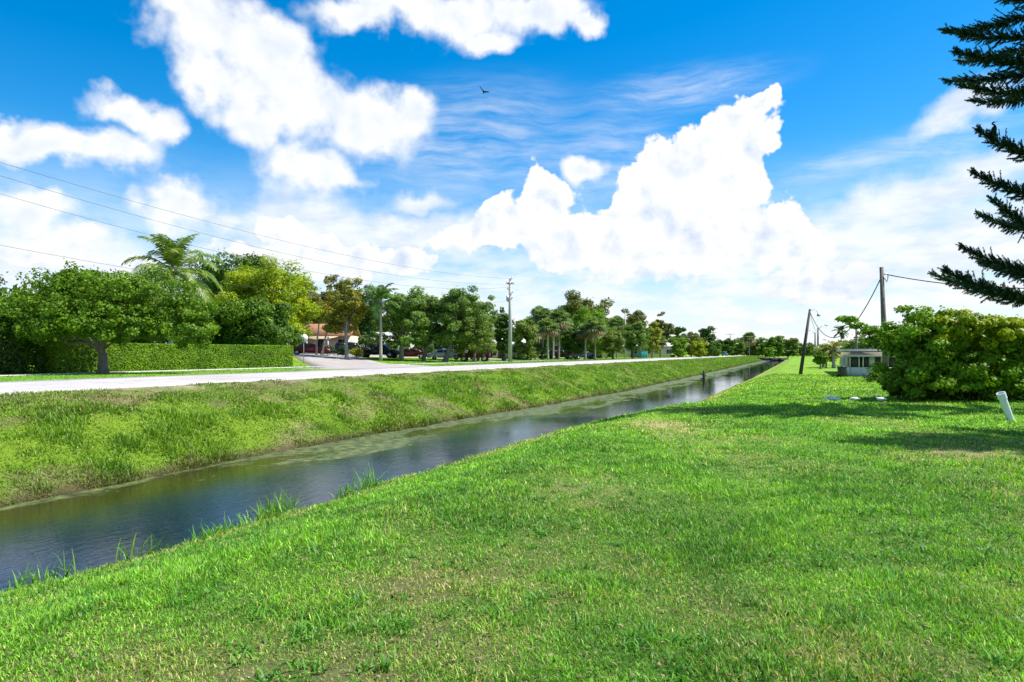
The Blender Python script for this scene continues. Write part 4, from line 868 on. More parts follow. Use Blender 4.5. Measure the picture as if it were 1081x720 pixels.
def pine(px, t_, label, H=23.0, left=None, z0=2.6, seed=1, spacing=1.33, rot0=0.0, rmax=1.0):
    b = gp(px, t_); T = thing('norfolk_pine', label, 'pine tree', b); mt = MB(); mt.tube([(0, 0, -.2), (0, 0, 1), (.05, 0, H * .5), (0, 0, H)], [.34, .27, .18, .03], 10); part('trunk', mt, M['bark'], T, True)
    rs = random.Random(seed); w = 0; tiers = []
    for k, (tx, ty, da) in enumerate(left or []):
        L = (px - tx) * t_ / FPX; tiers.append((zat(ty, t_) - b.z - (.24 if k < 5 else .0) * L, L, da))
    z = tiers[-1][0] + spacing if tiers else z0
    while z < H - .5: tiers.append((z, max(.7, 5.2 * rmax * min(1.0, (H - z + 1.2) / (H * .55))), rs.uniform(-10, 10))); z += spacing * rs.uniform(.92, 1.08)
    for k, (z, L, da) in enumerate(tiers):
        for j in range(6):
            a = math.pi + R(da) + j * math.pi / 3 + (rs.uniform(-.12, .12) if j else 0); l = L * (1 if j == 0 else rs.uniform(.78, .98)) / 5.0
            if left and (j == 1 and k % 2 == 0 or j in (1, 2, 5) and k in (3, 4)): continue
            o = link('branch', PB[rs.randrange(4)], T, (0, 0, z + (rs.uniform(-.12, .12) if j else 0)), (rs.uniform(-.12, .12), -R(rs.uniform(0, 5) - (13 if left and k > 4 else 0)), a)); o.scale = (l, max(l, .85), max(l, .9))
    return T
pine(1122, 25.4, 'tall dark norfolk pine with upswept branches reaching in from the right border', 26.0, z0=3.7, seed=4, rmax=.82,
     left=[(984, 290, 6), (1018, 269, -10), (1031, 228, 8), (1028, 189, -6), (1024, 148, 3), (1022, 95, -6), (1001, 65, 6), (1001, 36, -4), (1010, 4, 8), (1015, -38, -5)])
pine(1418, 16.4, 'second norfolk pine outside the right border that shades the near lawn', 18.0, z0=3.4, seed=9, rmax=.78)

# ------------------------------------------------------------------ poles, wires, sign
def util_pole(loc, h, label, r=.15, mat='pale_pole', lean=(0, 0), arms=((-.3, 1.1),), rz=0.0, group=None, name='utility_pole', fit=True):
    T = thing(name, label, 'utility pole', loc, rz, group); mt = MB(); top = Vector((lean[0], lean[1], h))
    mt.tube([-top * .04, top * .5, top], [r * 1.2, r, r * .72], 12); part('shaft', mt, M[mat], T, True)
    for (dz, w) in arms:
        m_ = MB(); c = top * (1 + dz / h); m_.box((c.x, c.y - r, c.z), (w * 2, .1, .12)); part('crossarm', m_, M['pole_wood'], T)
        for s in (-1, -.5, .5, 1):
            m_ = MB(); m_.tube([(c.x + s * w * .93, c.y - r, c.z + .06), (c.x + s * w * .93, c.y - r, c.z + .14), (c.x + s * w * .93, c.y - r, c.z + .2), (c.x + s * w * .93, c.y - r, c.z + .3)], [.04, .08, .05, .06], 8); part('insulator', m_, M['metal'], T, True)
    return T
def wire(a, b, sag, label, r=.012, group=None, n=26):
    a, b = Vector(a), Vector(b); mb = MB(); pts = []
    for i in range(n + 1):
        s = i / n; p = a.lerp(b, s); p.z -= sag * 4 * s * (1 - s); pts.append(p - a)
    mb.tube(pts, r, 5); return thing('overhead_wire', label, 'wire', a, 0, group, mb.mesh('overhead_wire', M['wire'], True))
pA = gp(538.5, 87.5); hA = zat(294, 87.5) - pA.z
T = util_pole(pA, hA, 'tall pale utility pole with stacked brackets rising above the trees beyond the road', .22, arms=((-.7, .45),), group=None)
for dz, sx_ in ((-.1, .25), (-1.5, -.3), (-1.9, .35), (-2.6, .3), (-3.1, -.25)):
    m_ = MB(); m_.tube([(0, -.1, hA + dz), (sx_, -.1, hA + dz + .1), (sx_, -.1, hA + dz + .32)], [.04, .05, .08], 7); part('bracket', m_, M['metal'], T, True)
m_ = MB(); m_.tube([(-.32, -.12, hA - 2.9), (-.32, -.12, hA - 2.2)], .17, 10); part('transformer', m_, M['metal'], T, True)
xp, yp = uv2xy(18.0, 36.2); pB = Vector((xp, yp, tz(xp, yp)))
util_pole(pB, 13.0, 'pale utility pole outside the left border carrying the overhead wires', .2, group=None)
for (ya, yb, sag, lab) in [(172, 294, 1.3, 'uppermost thin wire crossing the sky above the coconut palm'), (185, 300, 1.6, 'second wire from the top crossing the sky'), (203, 303, 1.9, 'third wire from the top crossing the sky'), (259, 318, 1.4, 'lowest wire, passing behind the palm fronds')]:
    a_ = wp(0, ya, 33); e_ = wp(538.5, yb, 87.4); d_ = (e_ - a_); a0 = a_ - d_ * .045; a0.z += .25; wire(a0, e_, sag, lab, .009)
for (px, yt, t_, lab, r, arms) in [(660, 330, 158, 'thin grey pole in front of the tall flat-topped tree', .17, ()), (753, 345, 262, 'far white pole with a crossarm left of the teal car', .30, ((-.6, 1.6), (-2.2, 1.0))), (771, 352, 335, 'second far pole with crossarm right of the white pole', .28, ((-.5, 2.2),)),
        (790, 352, 400, 'third far pole above the distant trees', .3, ((-.5, 2.2),)), (802, 356, 440, 'fourth and farthest pole in the gap of trees', .3, ((-.5, 2.2),))]:
    b_ = gp(px, t_); util_pole(b_, zat(yt, t_) - b_.z, lab, r, arms=arms, group='poles along the road')
# right-hand poles on the lawn
bL = gp(845, 67.5); tL = wp(855, 326.5, 68.5) - bL
T = util_pole(bL, tL.z, 'dark wooden pole leaning to the right on the lawn with a small lamp', .15, 'dark_wood', (tL.x, tL.y), ())
m_ = MB(); m_.tube([tL + Vector((0, 0, -.15)), tL + Vector((.45, -.1, .0)), tL + Vector((.8, -.1, -.45))], .022, 6); part('lamp_arm', m_, M['metal'], T, True)
m_ = MB(); c = tL + Vector((.83, -.1, -.62)); m_.tube([c + Vector((0, 0, .22)), c + Vector((0, 0, .1)), c, c - Vector((0, 0, .1))], [.06, .16, .2, .1], 10); part('lamp_head', m_, M['metal'], T, True)
bR = gp(936, 38.5); tR = wp(930.5, 282, 38.5) - bR
T = util_pole(bR, tR.z, 'tall weathered wooden pole rising out of the left side of the bush', .14, 'pole_wood', (tR.x, tR.y), ())
m_ = MB(); m_.tube([tR + Vector((.05, -.1, -.55)), tR + Vector((.25, -.12, -.85)), tR + Vector((.3, -.12, -.6)), tR + Vector((.32, -.1, -.4))], .022, 6); part('cable_loop', m_, M['wire'], T, True)
m_ = MB(); m_.tube([tR + Vector((.12, -.05, -.4)), tR + Vector((.34, -.05, -.4))], .035, 6); part('insulator', m_, M['metal'], T, True)
wire(bR + tR + Vector((0, 0, -.55)), bL + tL + Vector((0, 0, -.25)), 3.0, 'slack cable sagging between the leaning pole and the weathered pole', .03)
wire(bR + tR + Vector((.3, 0, -.42)), Vector((33, 30, 6.1)), .95, 'twisted cable running right from the weathered pole behind the pine', .028)
util_pole(Vector((33, 30, 0)), 6.3, 'wooden pole outside the right border holding the twisted cable', .14, 'pole_wood', (0, 0), ())
for (px, yt, yb_t, lab, arm) in [(860.5, 351, 148, 'thin distant pole with lamp arm pointing left, left of the twin poles', -1), (863.5, 346, 130, 'thicker right one of the twin distant poles behind the leaning pole', 1)]:
    b_ = gp(px, yb_t); h_ = zat(yt, yb_t) - b_.z; T = util_pole(b_, h_, lab, .17, 'pole_wood', (0, 0), ())
    m_ = MB(); m_.tube([(0, 0, h_ - .3), (arm * .7, 0, h_ + .3), (arm * 1.4, 0, h_ + .5)], .04, 6); part('lamp_arm', m_, M['metal'], T, True)
    m_ = MB(); m_.tube([(arm * 1.3, 0, h_ + .52), (arm * 1.6, 0, h_ + .5), (arm * 1.9, 0, h_ + .42)], [.08, .13, .06], 8); part('lamp_head', m_, M['metal'], T, True)
b_ = gp(904, 88); h_ = zat(343, 88) - b_.z; T = util_pole(b_, h_, 'wooden pole with a small transformer behind the white house', .14, 'pole_wood', (0, 0), ())
m_ = MB(); m_.tube([(.24, -.1, h_ - 1.3), (.24, -.1, h_ - .75)], .15, 10); part('transformer', m_, M['metal'], T, True)
wire(bL + tL + Vector((0, 0, -.2)), gp(863.5, 130) + Vector((0, 0, 6.7)), 1.0, 'thin cable from the leaning pole to the twin poles', .02)

# stop sign seen from behind
b_ = gp(320.5, 64); hS = zat(352.5, 64) - b_.z; T = thing('stop_sign', 'grey back of an octagonal road sign on a thin post at the hedge end', 'sign', b_, R(8))
m_ = MB(); m_.tube([(0, .03, -.2), (0, .03, hS - .1)], .035, 8); part('post', m_, M['metal'], T, True)
def octo(y0, y1, r):
    return MB().prism([(r * math.cos(R(22.5 + 45 * i)), hS - .4 + r * math.sin(R(22.5 + 45 * i))) for i in range(8)], y0, y1)
part('plate', octo(-.012, 0, .41), M['sign_back'], T); part('sign_face', octo(.002, .006, .40), M['sign_red'], T)

# ------------------------------------------------------------------ houses
def box_part(T, name, c, s, mat, **kw):
    m_ = MB(); m_.box(c, s); return part(name, m_, M[mat], T, **kw)
def window(T, c, w, h, pane='glass', axis='y', label=None, d=.05):
    """frame with pane, facing -y or -x"""
    fr = MB(); fw = .07
    for (a, z, ww_, hh_) in [(-w / 2, 0, fw, h + fw), (w / 2, 0, fw, h + fw), (0, h / 2, w - fw, fw), (0, -h / 2, w - fw, fw), (0, 0, fw * .6, h - fw)]:
        if axis == 'y': fr.box((c[0] + a, c[1], c[2] + z), (ww_, d, hh_))
        else: fr.box((c[0], c[1] + a, c[2] + z), (d, ww_, hh_))
    f = part('window', fr, M['white_wall'], T)
    pn = MB(); pn.box(c, (w - fw, .02, h - fw) if axis == 'y' else (.02, w - fw, h - fw)); part('pane', pn, M[pane], f); return f
# orange-roofed house across the side road
b_ = gp(336, 95); T = thing('tiled_house', 'house with orange tile roof and porch posts seen between tree trunks', 'house', b_, R(4))
eh = zat(353.5, 92) - b_.z; ph = zat(341, 96) - b_.z
box_part(T, 'wall', (0, 4, eh / 2), (9, 6, eh), 'cream_wall')
rf = MB(); rf.prism([(-0.6, eh), (4, ph), (8.6, eh), (8.4, eh - .12), (4, ph - .14), (-.4, eh - .12)], -4.6, 4.6); o = part('roof', rf, M['tile'], T); o.rotation_euler = (0, 0, R(90)); o.location = (0, 0, 0)
for i, x in enumerate((-4.2, -1.5, 1.4, 4.2)): box_part(T, 'porch_post', (x, -.3, eh / 2 - .1), (.22, .22, eh - .24), 'white_wall')
window(T, (-3.1, .97, 1.5), 1.4, 1.2); window(T, (3.2, .97, 1.5), 1.4, 1.2)
d_ = box_part(T, 'door', (0.2, .97, 1.05), (1.0, .06, 2.1), 'screen'); m_ = MB(); m_.box((.6, .92, 1.05), (.05, .06, .12)); part('handle', m_, M['metal'], d_)
def gable(px, t_, w, dp, eave, ridge, wall, roof, label, rz=0, wins=2):
    b_ = gp(px, t_); T = thing('house', label, 'house', b_, rz); box_part(T, 'wall', (0, dp / 2, eave / 2), (w, dp, eave), wall)
    rf = MB(); rf.prism([(-.5, eave), (dp / 2, ridge), (dp + .5, eave), (dp + .4, eave - .12), (dp / 2, ridge - .14), (-.4, eave - .12)], -w / 2 - .4, w / 2 + .4); o = part('roof', rf, M[roof], T); o.rotation_euler = (0, 0, R(90))
    for i in range(wins): window(T, ((i + .5) / wins * w - w / 2, -.03, 1.5), 1.3, 1.1)
    d_ = box_part(T, 'door', (w * .04, -.03, 1.03), (.95, .06, 2.06), 'screen'); return T
gable(408, 106, 8, 7, 2.7, 3.5, 'white_wall', 'grey_roof', 'white house hidden behind the parked pickup and oaks', R(6), 4)
gable(526, 112, 10, 7, 2.3, 3.4, 'cream_wall', 'grey_roof', 'cream house wall glimpsed left of the tall pale pole', R(14), 2)
gable(664, 172, 26, 8, 2.9, 4.0, 'cream_wall', 'grey_roof', 'long low building with pale roof edge behind the street palms', R(18), 8)
gable(462, 116, 8, 7, 2.3, 3.2, 'white_wall', 'grey_roof', 'pale house behind the thick-trunked oak', R(10), 3)
b_ = gp(678.5, 158); T = thing('container', 'teal container standing by the long low building', 'container', b_, R(18)); box_part(T, 'body', (0, 0, .75), (1.7, 1.6, 1.5), 'teal', bevel=.04); box_part(T, 'lid', (0, 0, 1.56), (1.8, 1.7, .1), 'teal'); 
for s in (-.6, -.2, .2, .6): box_part(T, 'rib', (s, -.82, .75), (.08, .06, 1.3), 'teal')
for s in (-.6, .6): box_part(T, 'foot', (s, 0, -.03), (.12, 1.4, .16), 'tyre')

# white flat-roofed home on the right, long axis parallel to the canal
hx, hy = 30.4, 61.5; rzH = -A0; hz0 = tz(hx, hy); T = thing('mobile_home', 'white flat-roofed home with screened porch behind the bush', 'house', (hx, hy, hz0), rzH)
# local: x to the right (away from canal), y away from the viewer
zr = zat(369.5, 66) - hz0; zp = zat(376.0, 61.5) - hz0
m_ = MB(); m_.box((4.6, 11.5, zr / 2 - .1), (8.4, 17, zr - .2)); part('wall', m_, M['cream_wall'], T)
m_ = MB(); m_.box((4.6, 11.2, zr - .02), (9.2, 17.8, .2)); part('roof', m_, M['white_wall'], T)
m_ = MB(); m_.box((3.8, 1.3, zp + .02), (8.4, 3.5, .16)); part('porch_roof', m_, M['grey_roof'], T, label='lower grey porch roof')
m_ = MB(); m_.box((3.9, .05, .42), (7.6, .1, .84)); m_.box((.05, 1.5, .42), (.1, 2.8, .84)); part('porch_wall', m_, M['white_wall'], T)
for x in (.05, .78, 1.1, 2.55, 2.85, 4.4, 6.0, 7.65): m_ = MB(); m_.box((x, .05, (.84 + zp) / 2), (.09, .09, zp - .84)); part('post', m_, M['white_wall'], T)
m_ = MB(); m_.box((.05, 2.9, (.84 + zp) / 2), (.09, .09, zp - .84)); part('post', m_, M['white_wall'], T)
for x0_, x1_ in ((.1, .73), (1.15, 2.5), (2.9, 4.35), (4.45, 5.95), (6.05, 7.6)):
    m_ = MB(); m_.box(((x0_ + x1_) / 2, .06, (.84 + zp) / 2), (x1_ - x0_, .015, zp - .86)); part('insect_screen', m_, M['screen'], T)
m_ = MB(); m_.box((.06, 1.5, (.84 + zp) / 2), (.015, 2.6, zp - .86)); part('insect_screen', m_, M['screen'], T)
m_ = MB(); m_.box((1.8, .03, 1.35), (.45, .02, .8)); part('curtain', m_, M['curtain'], T)
window(T, (.37, 7, 1.5), 1.5, .9, axis='x'); window(T, (.37, 13, 1.5), 1.5, .9, axis='x')
m_ = MB(); m_.tube([(.3, 3.15, 0), (.3, 3.15, zr - .15)], .05, 6); part('downpipe', m_, M['white_wall'], T)
b_ = gp(888.5, 60); T = thing('wheelie_bin', 'black wheeled bin beside the porch of the white home', 'bin', b_, R(10))
m_ = MB(); m_.box((0, 0, .47), (.5, .55, .84), taper=1.0); V = m_.V[0]; V[:4, :2] *= .8; part('body', m_, M['black_plastic'], T, bevel=.02); m_ = MB(); m_.box((0, -.03, .92), (.58, .66, .07)); part('lid', m_, M['black_plastic'], T)
for s in (-1, 1): m_ = MB(); m_.tube([(s * .2, .25, .1), (s * .28, .25, .1)], .1, 12); part('wheel', m_, M['tyre'], T)
m_ = MB(); m_.box((0, .33, .9), (.42, .04, .04)); part('handle', m_, M['black_plastic'], T)
b_ = gp(915.5, 57); T = thing('storage_tub', 'blue plastic tub on the grass before the porch', 'tub', b_, R(-15)); m_ = MB(); m_.box((0, 0, .16), (.68, .45, .3)); m_.V[0][:4, :2] *= .88; part('body', m_, M['blue_plastic'], T, bevel=.02); m_ = MB(); m_.box((0, 0, .33), (.74, .5, .05)); part('lid', m_, M['blue_plastic'], T)
b_ = gp(928, 50); T = thing('shrub', 'low dark green shrub at the porch corner by the tub', 'shrub', b_); m_, c_ = crown(.9, .8, .55, 2500, .13, 'green', 71); m_.V[0][:, 2] += .5; part('crown', m_, M['leaf'], T); m_ = MB(); [m_.tube([(0, 0, -.05), (math.cos(k) * .3, math.sin(k) * .3, .5)], [.03, .01], 5) for k in range(5)]; part('stem', m_, M['bark'], T)

# ------------------------------------------------------------------ vehicles
def car(kind, col, px, t_, rz, label, metal=.3):
    b_ = gp(px, t_); T = thing({'pickup': 'pickup_truck', 'offroad': 'offroad_car', 'sedan': 'sedan', 'suv': 'suv'}[kind], label, 'car', b_, rz)
    pm = plain('paint_' + kind, col, .25, metal, .05)
    D_ = {'sedan': ([(-2.3, .28), (-2.35, .7), (-2.15, .92), (-1.5, .98), (1.0, .95), (1.9, .86), (2.3, .7), (2.35, .3)], [(-1.55, .97), (-1.0, 1.38), (-.1, 1.45), (.45, 1.38), (1.15, .95)], .90, .32),
          'suv': ([(-2.35, .38), (-2.4, .85), (-2.3, 1.08), (1.2, 1.05), (2.1, .98), (2.38, .8), (2.4, .4)], [(-2.25, 1.07), (-2.0, 1.66), (-.2, 1.74), (.55, 1.66), (1.25, 1.05)], .93, .37),
          'offroad': ([(-2.0, .5), (-2.05, .9), (-2.0, 1.12), (1.0, 1.1), (2.0, 1.06), (2.1, .85), (2.1, .52)], [(-1.95, 1.11), (-1.9, 1.74), (.3, 1.78), (.55, 1.72), (.85, 1.1)], .9, .42),
          'pickup': ([(-2.8, .45), (-2.85, 1.05), (-2.8, 1.12), (1.4, 1.12), (2.55, 1.05), (2.85, .88), (2.85, .48)], [(-.75, 1.11), (-.55, 1.78), (.55, 1.82), (.9, 1.74), (1.55, 1.11)], .97, .42)}[kind]
    prof, cab, hw, wr = D_; L = prof[-1][0]; wx = L * .63
    def arch(p):                                  # cut the wheel arches into the lower edge
        q = list(p)
        for cx_ in (wx, -wx):
            for a_ in range(0, 181, 30): q.append((cx_ + (wr + .07) * math.cos(R(a_)), max(p[0][1], wr) + (wr + .05) * math.sin(R(a_)) - .02))
        return q
    m_ = MB(); m_.prism(arch(prof), -hw, hw); part('body', m_, pm, T, bevel=.045)
    m_ = MB(); n = len(cab); V = [(x, -hw * (.97 if i in (0, n - 1) else .80), z) for i, (x, z) in enumerate(cab)] + [(x, hw * (.97 if i in (0, n - 1) else .80), z) for i, (x, z) in enumerate(cab)]
    m_.add(V, [np.array([list(range(n))]), np.array([list(range(n, 2 * n))[::-1]]), np.array([[i, n + i, n + (i + 1) % n, (i + 1) % n] for i in range(n)])]); part('cabin', m_, pm, T, bevel=.03)
    # side glass, windscreen
    cxm = sum(x for x, z in cab) / n; zmin = cab[0][1] + .06; zmax = max(z for x, z in cab) - .09
    for s in (-1, 1):
        for (fa, fb) in ((.04, .47), (.53, .96)):
            xb0 = cab[0][0] + .22; xb1 = cab[-1][0] - .24; xt0 = cab[1][0] + .10; xt1 = cab[-2][0] - .08
            P4 = [(xb0 + (xb1 - xb0) * fa, zmin), (xb0 + (xb1 - xb0) * fb, zmin), (xt0 + (xt1 - xt0) * fb, zmax), (xt0 + (xt1 - xt0) * fa, zmax)]
            yb_, yt_ = hw * .965 + .012, hw * .815 + .012; m_ = MB(); m_.add([(P4[0][0], s * yb_, zmin), (P4[1][0], s * yb_, zmin), (P4[2][0], s * yt_, zmax), (P4[3][0], s * yt_, zmax)] + [(p[0], s * (y - .04), p[1]) for p, y in zip(P4, (yb_, yb_, yt_, yt_))],
                [np.array([[0, 1, 2, 3]]), np.array([[7, 6, 5, 4]]), np.array([[0, 4, 5, 1], [1, 5, 6, 2], [2, 6, 7, 3], [3, 7, 4, 0]])]); part('side_window', m_, M['glass'], T)
    for (i, j, nm) in ((-1, -2, 'windscreen'), (0, 1, 'rear_window')):
        (xa, za), (xb, zb) = cab[i], cab[j]; sgn = 1 if i == -1 else -1; a_, b2 = Vector((xa, 0, za)).lerp(Vector((xb, 0, zb)), .10), Vector((xa, 0, za)).lerp(Vector((xb, 0, zb)), .88); o_ = .012 * sgn
        m_ = MB(); m_.add([(a_.x + o_, -hw * .86, a_.z), (a_.x + o_, hw * .86, a_.z), (b2.x + o_, hw * .74, b2.z + .01), (b2.x + o_, -hw * .74, b2.z + .01), (a_.x - o_ * 3, -hw * .86, a_.z - .01), (a_.x - o_ * 3, hw * .86, a_.z - .01), (b2.x - o_ * 3, hw * .74, b2.z - .01), (b2.x - o_ * 3, -hw * .74, b2.z - .01)],
                 np.array([[0, 1, 2, 3], [7, 6, 5, 4], [0, 4, 5, 1], [1, 5, 6, 2], [2, 6, 7, 3], [3, 7, 4, 0]])); part(nm, m_, M['glass'], T)
    for sx_ in (-1, 1):
        for s in (-1, 1):
            m_ = MB(); m_.tube([(sx_ * wx, s * (hw - .22), wr), (sx_ * wx, s * (hw - .19), wr), (sx_ * wx, s * (hw - .01), wr), (sx_ * wx, s * (hw + .02), wr)], [wr * .9, wr, wr, wr * .9], 18); w_ = part('wheel', m_, M['tyre'], T)
            m_ = MB(); m_.tube([(sx_ * wx, s * (hw + .0), wr), (sx_ * wx, s * (hw + .035), wr)], [wr * .6, wr * .5], 12); part('rim', m_, M['rim'], w_)
            m_ = MB(); m_.box((sx_ * (L - .06), s * hw * .72, prof[1][1] * .92), (.14, .3, .14)); part('headlight' if sx_ > 0 else 'tail_light', m_, M['lamp_white' if sx_ > 0 else 'lamp_red'], T)
        m_ = MB(); m_.box((sx_ * (L + .0), 0, prof[0][1] + .12), (.18, hw * 1.9, .2)); part('bumper', m_, M['black_plastic'], T, bevel=.03)
    if kind == 'offroad':
        m_ = MB(); m_.tube([(-2.12, 0, .95), (-2.34, 0, .95)], .36, 18); w_ = part('spare_wheel', m_, M['tyre'], T)
    if kind == 'pickup':
        m_ = MB(); m_.box((-1.8, 0, 1.125), (1.75, hw * 1.7, .012)); part('bed_liner', m_, M['black_plastic'], T)
    return T
car('pickup', (.012, .014, .02), 399, 86, R(-8), 'black pickup truck parked left of the royal palm trunk')
car('sedan', (.09, .012, .016), 432, 89, R(-172), 'maroon sedan parked between two street oaks')
car('sedan', (.45, .47, .52), 470, 93, R(6), 'pale silver sedan parked behind the thickest oak')
car('offroad', (.07, .012, .018), 501, 88, R(176), 'dark maroon off-road car under the broad oak')
car('suv', (.016, .02, .03), 372, 90, R(8), 'dark blue SUV half hidden behind the slanting pale trunk')
car('sedan', (.16, .012, .018), 327, 84, R(15), 'small dark red car behind the grey sign post')
car('suv', (.014, .014, .016), 592, 122, R(12), 'black SUV parked behind the fan palm group')
car('sedan', (.04, .05, .08), 617, 124, R(15), 'dark blue sedan parked near the short-trunked palm')
T = car('suv', (.04, .22, .28), 766, 285, R(68), 'teal car driving on the road far ahead')
ux, vy = 318.0, 25.0; T.location = Vector((*uv2xy(285.0, 25.5), 1.05)); T.rotation_euler = (0, 0, R(90) - A0)
car('sedan', (.03, .03, .035), 782, 330, R(68), 'far dark car at the end of the road').location = Vector((*uv2xy(330.0, 25.0), 1.05))
# golf cart like utility vehicle by the porch
b_ = gp(350, 84); T = thing('bicycle', 'bicycle leaning by the porch of the orange-roofed house', 'bicycle', b_, R(10))
fr = MB(); W1, W2 = Vector((-.52, 0, .34)), Vector((.52, 0, .34)); s1, s2, bb = Vector((-.2, 0, .85)), Vector((.36, 0, .88)), Vector((-.05, 0, .32))
for p, q_ in ((W1, bb), (W1, s1), (s1, bb), (s1, s2), (bb, s2), (s2, W2)): fr.tube([p, q_], .018, 6)
part('frame', fr, M['black_plastic'], T)
for w in (W1, W2):
    m_ = MB(); pts = [w + Vector((math.cos(a) * .33, 0, math.sin(a) * .33)) for a in np.linspace(0, 2 * math.pi, 25)]; m_.tube(pts, .02, 6); wo = part('wheel', m_, M['tyre'], T)
m_ = MB(); m_.box((-.22, 0, .93), (.24, .12, .06)); part('saddle', m_, M['black_plastic'], T); m_ = MB(); m_.tube([(.34, -.28, 1.0), (.36, 0, 1.02), (.34, .28, 1.0)], .016, 6); part('handlebar', m_, M['metal'], T)
# flowering shrubs by the cars
for (px, t_, col, lab) in [(376, 84, 'yellow', 'small yellow-flowered bush by the dark blue SUV'), (346, 86, 'darkest', 'dark potted bush before the porch'), (362, 85, 'darkest', 'low dark bush at the foot of the slanting pale trunk')]:
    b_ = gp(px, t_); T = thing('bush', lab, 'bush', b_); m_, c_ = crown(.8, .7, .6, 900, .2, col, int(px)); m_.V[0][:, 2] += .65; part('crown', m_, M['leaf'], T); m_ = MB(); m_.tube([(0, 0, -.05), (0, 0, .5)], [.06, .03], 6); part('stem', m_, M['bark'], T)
# slanting trunk tree limb pair beside orange roof
for (pts, lab, sd_) in [([(334, 374), (334.5, 362), (336, 350), (337, 338)], 'slim brown trunk of a young tree right before the orange roof', 1), ([(340, 374), (342, 362), (345, 351), (349, 340)], 'thin trunk slanting right across the orange roof', 2)]:
    t_ = 83; b_ = gp(pts[0][0], t_); T = thing('young_tree', lab, 'tree', b_); m_ = MB(); q_ = [wp(x, y, t_) - b_ for x, y in pts]; q_[0] = Vector((0, 0, -.1)); m_.tube(q_, [.14, .12, .1, .06], 7); part('trunk', m_, M['pale_bark'], T, True)
    m_, c_ = crown(1.5, 1.3, 1.0, 1500, .24, 'rusty', 600 + sd_); m_.V[0] += np.array(q_[-1]) + np.array([0, 0, .8]); part('crown', m_, M['leaf'], T)

# ------------------------------------------------------------------ canal furniture
b_ = Vector(wp(743, 401, 3.0 * FPX / 28)); x, y = b_.x, b_.y; T = thing('stump', 'dark dead stump with broken snags standing in the canal', 'stump', (x, y, WATER))
m_ = MB(); m_.tube([(0, 0, -.5), (.02, 0, .2), (-.02, 0, .7), (.03, 0, 1.12)], [.17, .16, .13, .10], 8); m_.tube([(0, 0, .5), (-.25, 0, .62), (-.42, 0, .82)], [.08, .06, .03], 6); m_.tube([(0, 0, .35), (.22, 0, .5), (.36, 0, .42)], [.1, .08, .04], 6); m_.tube([(0, 0, .62), (.18, 0, .74), (.2, 0, .95)], [.08, .05, .02], 6); m_.tube([(-.05, 0, .1), (-.25, .1, .15), (-.4, .1, .05)], [.1, .08, .03], 6)
part('trunk', m_, M['dark_bark'], T, True)
ca, cb_ = Vector((*uv2xy(303.5, 2.6), 0)), Vector((*uv2xy(303.5, 15.5), 0)); mid = (ca + cb_) / 2; T = thing('culvert', 'dark low culvert wall closing the far end of the canal', 'culvert', (mid.x, mid.y, WATER), math.atan2(cb_.y - ca.y, cb_.x - ca.x))
m_ = MB(); m_.box((0, 0, .3), (14, .6, 1.6)); part('headwall', m_, M['rust'], T); m_ = MB(); m_.box((0, 0, 1.17), (14.6, .9, .14)); part('coping', m_, M['concrete'], T)
for s in (-3.6, 0, 3.6): m_ = MB(); m_.tube([(s, .32, .45), (s, .0, .45)], .65, 14); m_.V[0][:, 1] *= 1; part('pipe_mouth', m_, M['screen'], T)
for s in (-6, -2, 2, 6): m_ = MB(); m_.box((s, 0, 1.44), (.25, .25, .4)); part('post', m_, M['rust'], T)

# leaning pvc pipe
tp = 21.3; b_ = gp(1067, tp); top = wp(1056.5, 415, tp - .1) - b_; T = thing('pvc_pipe', 'short white plastic pipe stuck slanting in the lawn near the bush', 'pipe', b_)
def pipe_mesh(r0, r1, a, b):
    d = (b - a); mb = MB(); mb.tube([a, b], r0, 16, cap=False); mb.tube([b, a], r1, 16, cap=False); q_ = d.to_track_quat('Z', 'Y')
    V = [b + q_ @ Vector((math.cos(i * math.pi / 8) * r, math.sin(i * math.pi / 8) * r, 0)) for i in range(16) for r in (r0, r1)]; mb.add(V, np.array([[2 * i, 2 * ((i + 1) % 16), 2 * ((i + 1) % 16) + 1, 2 * i + 1] for i in range(16)])); return mb
part('tube', pipe_mesh(.105, .095, -top * .12, top), M['pvc'], T, True)
m_ = pipe_mesh(.125, .108, top * .80, top * 1.0 + top.normalized() * .004); part('collar', m_, M['pvc'], T, True)

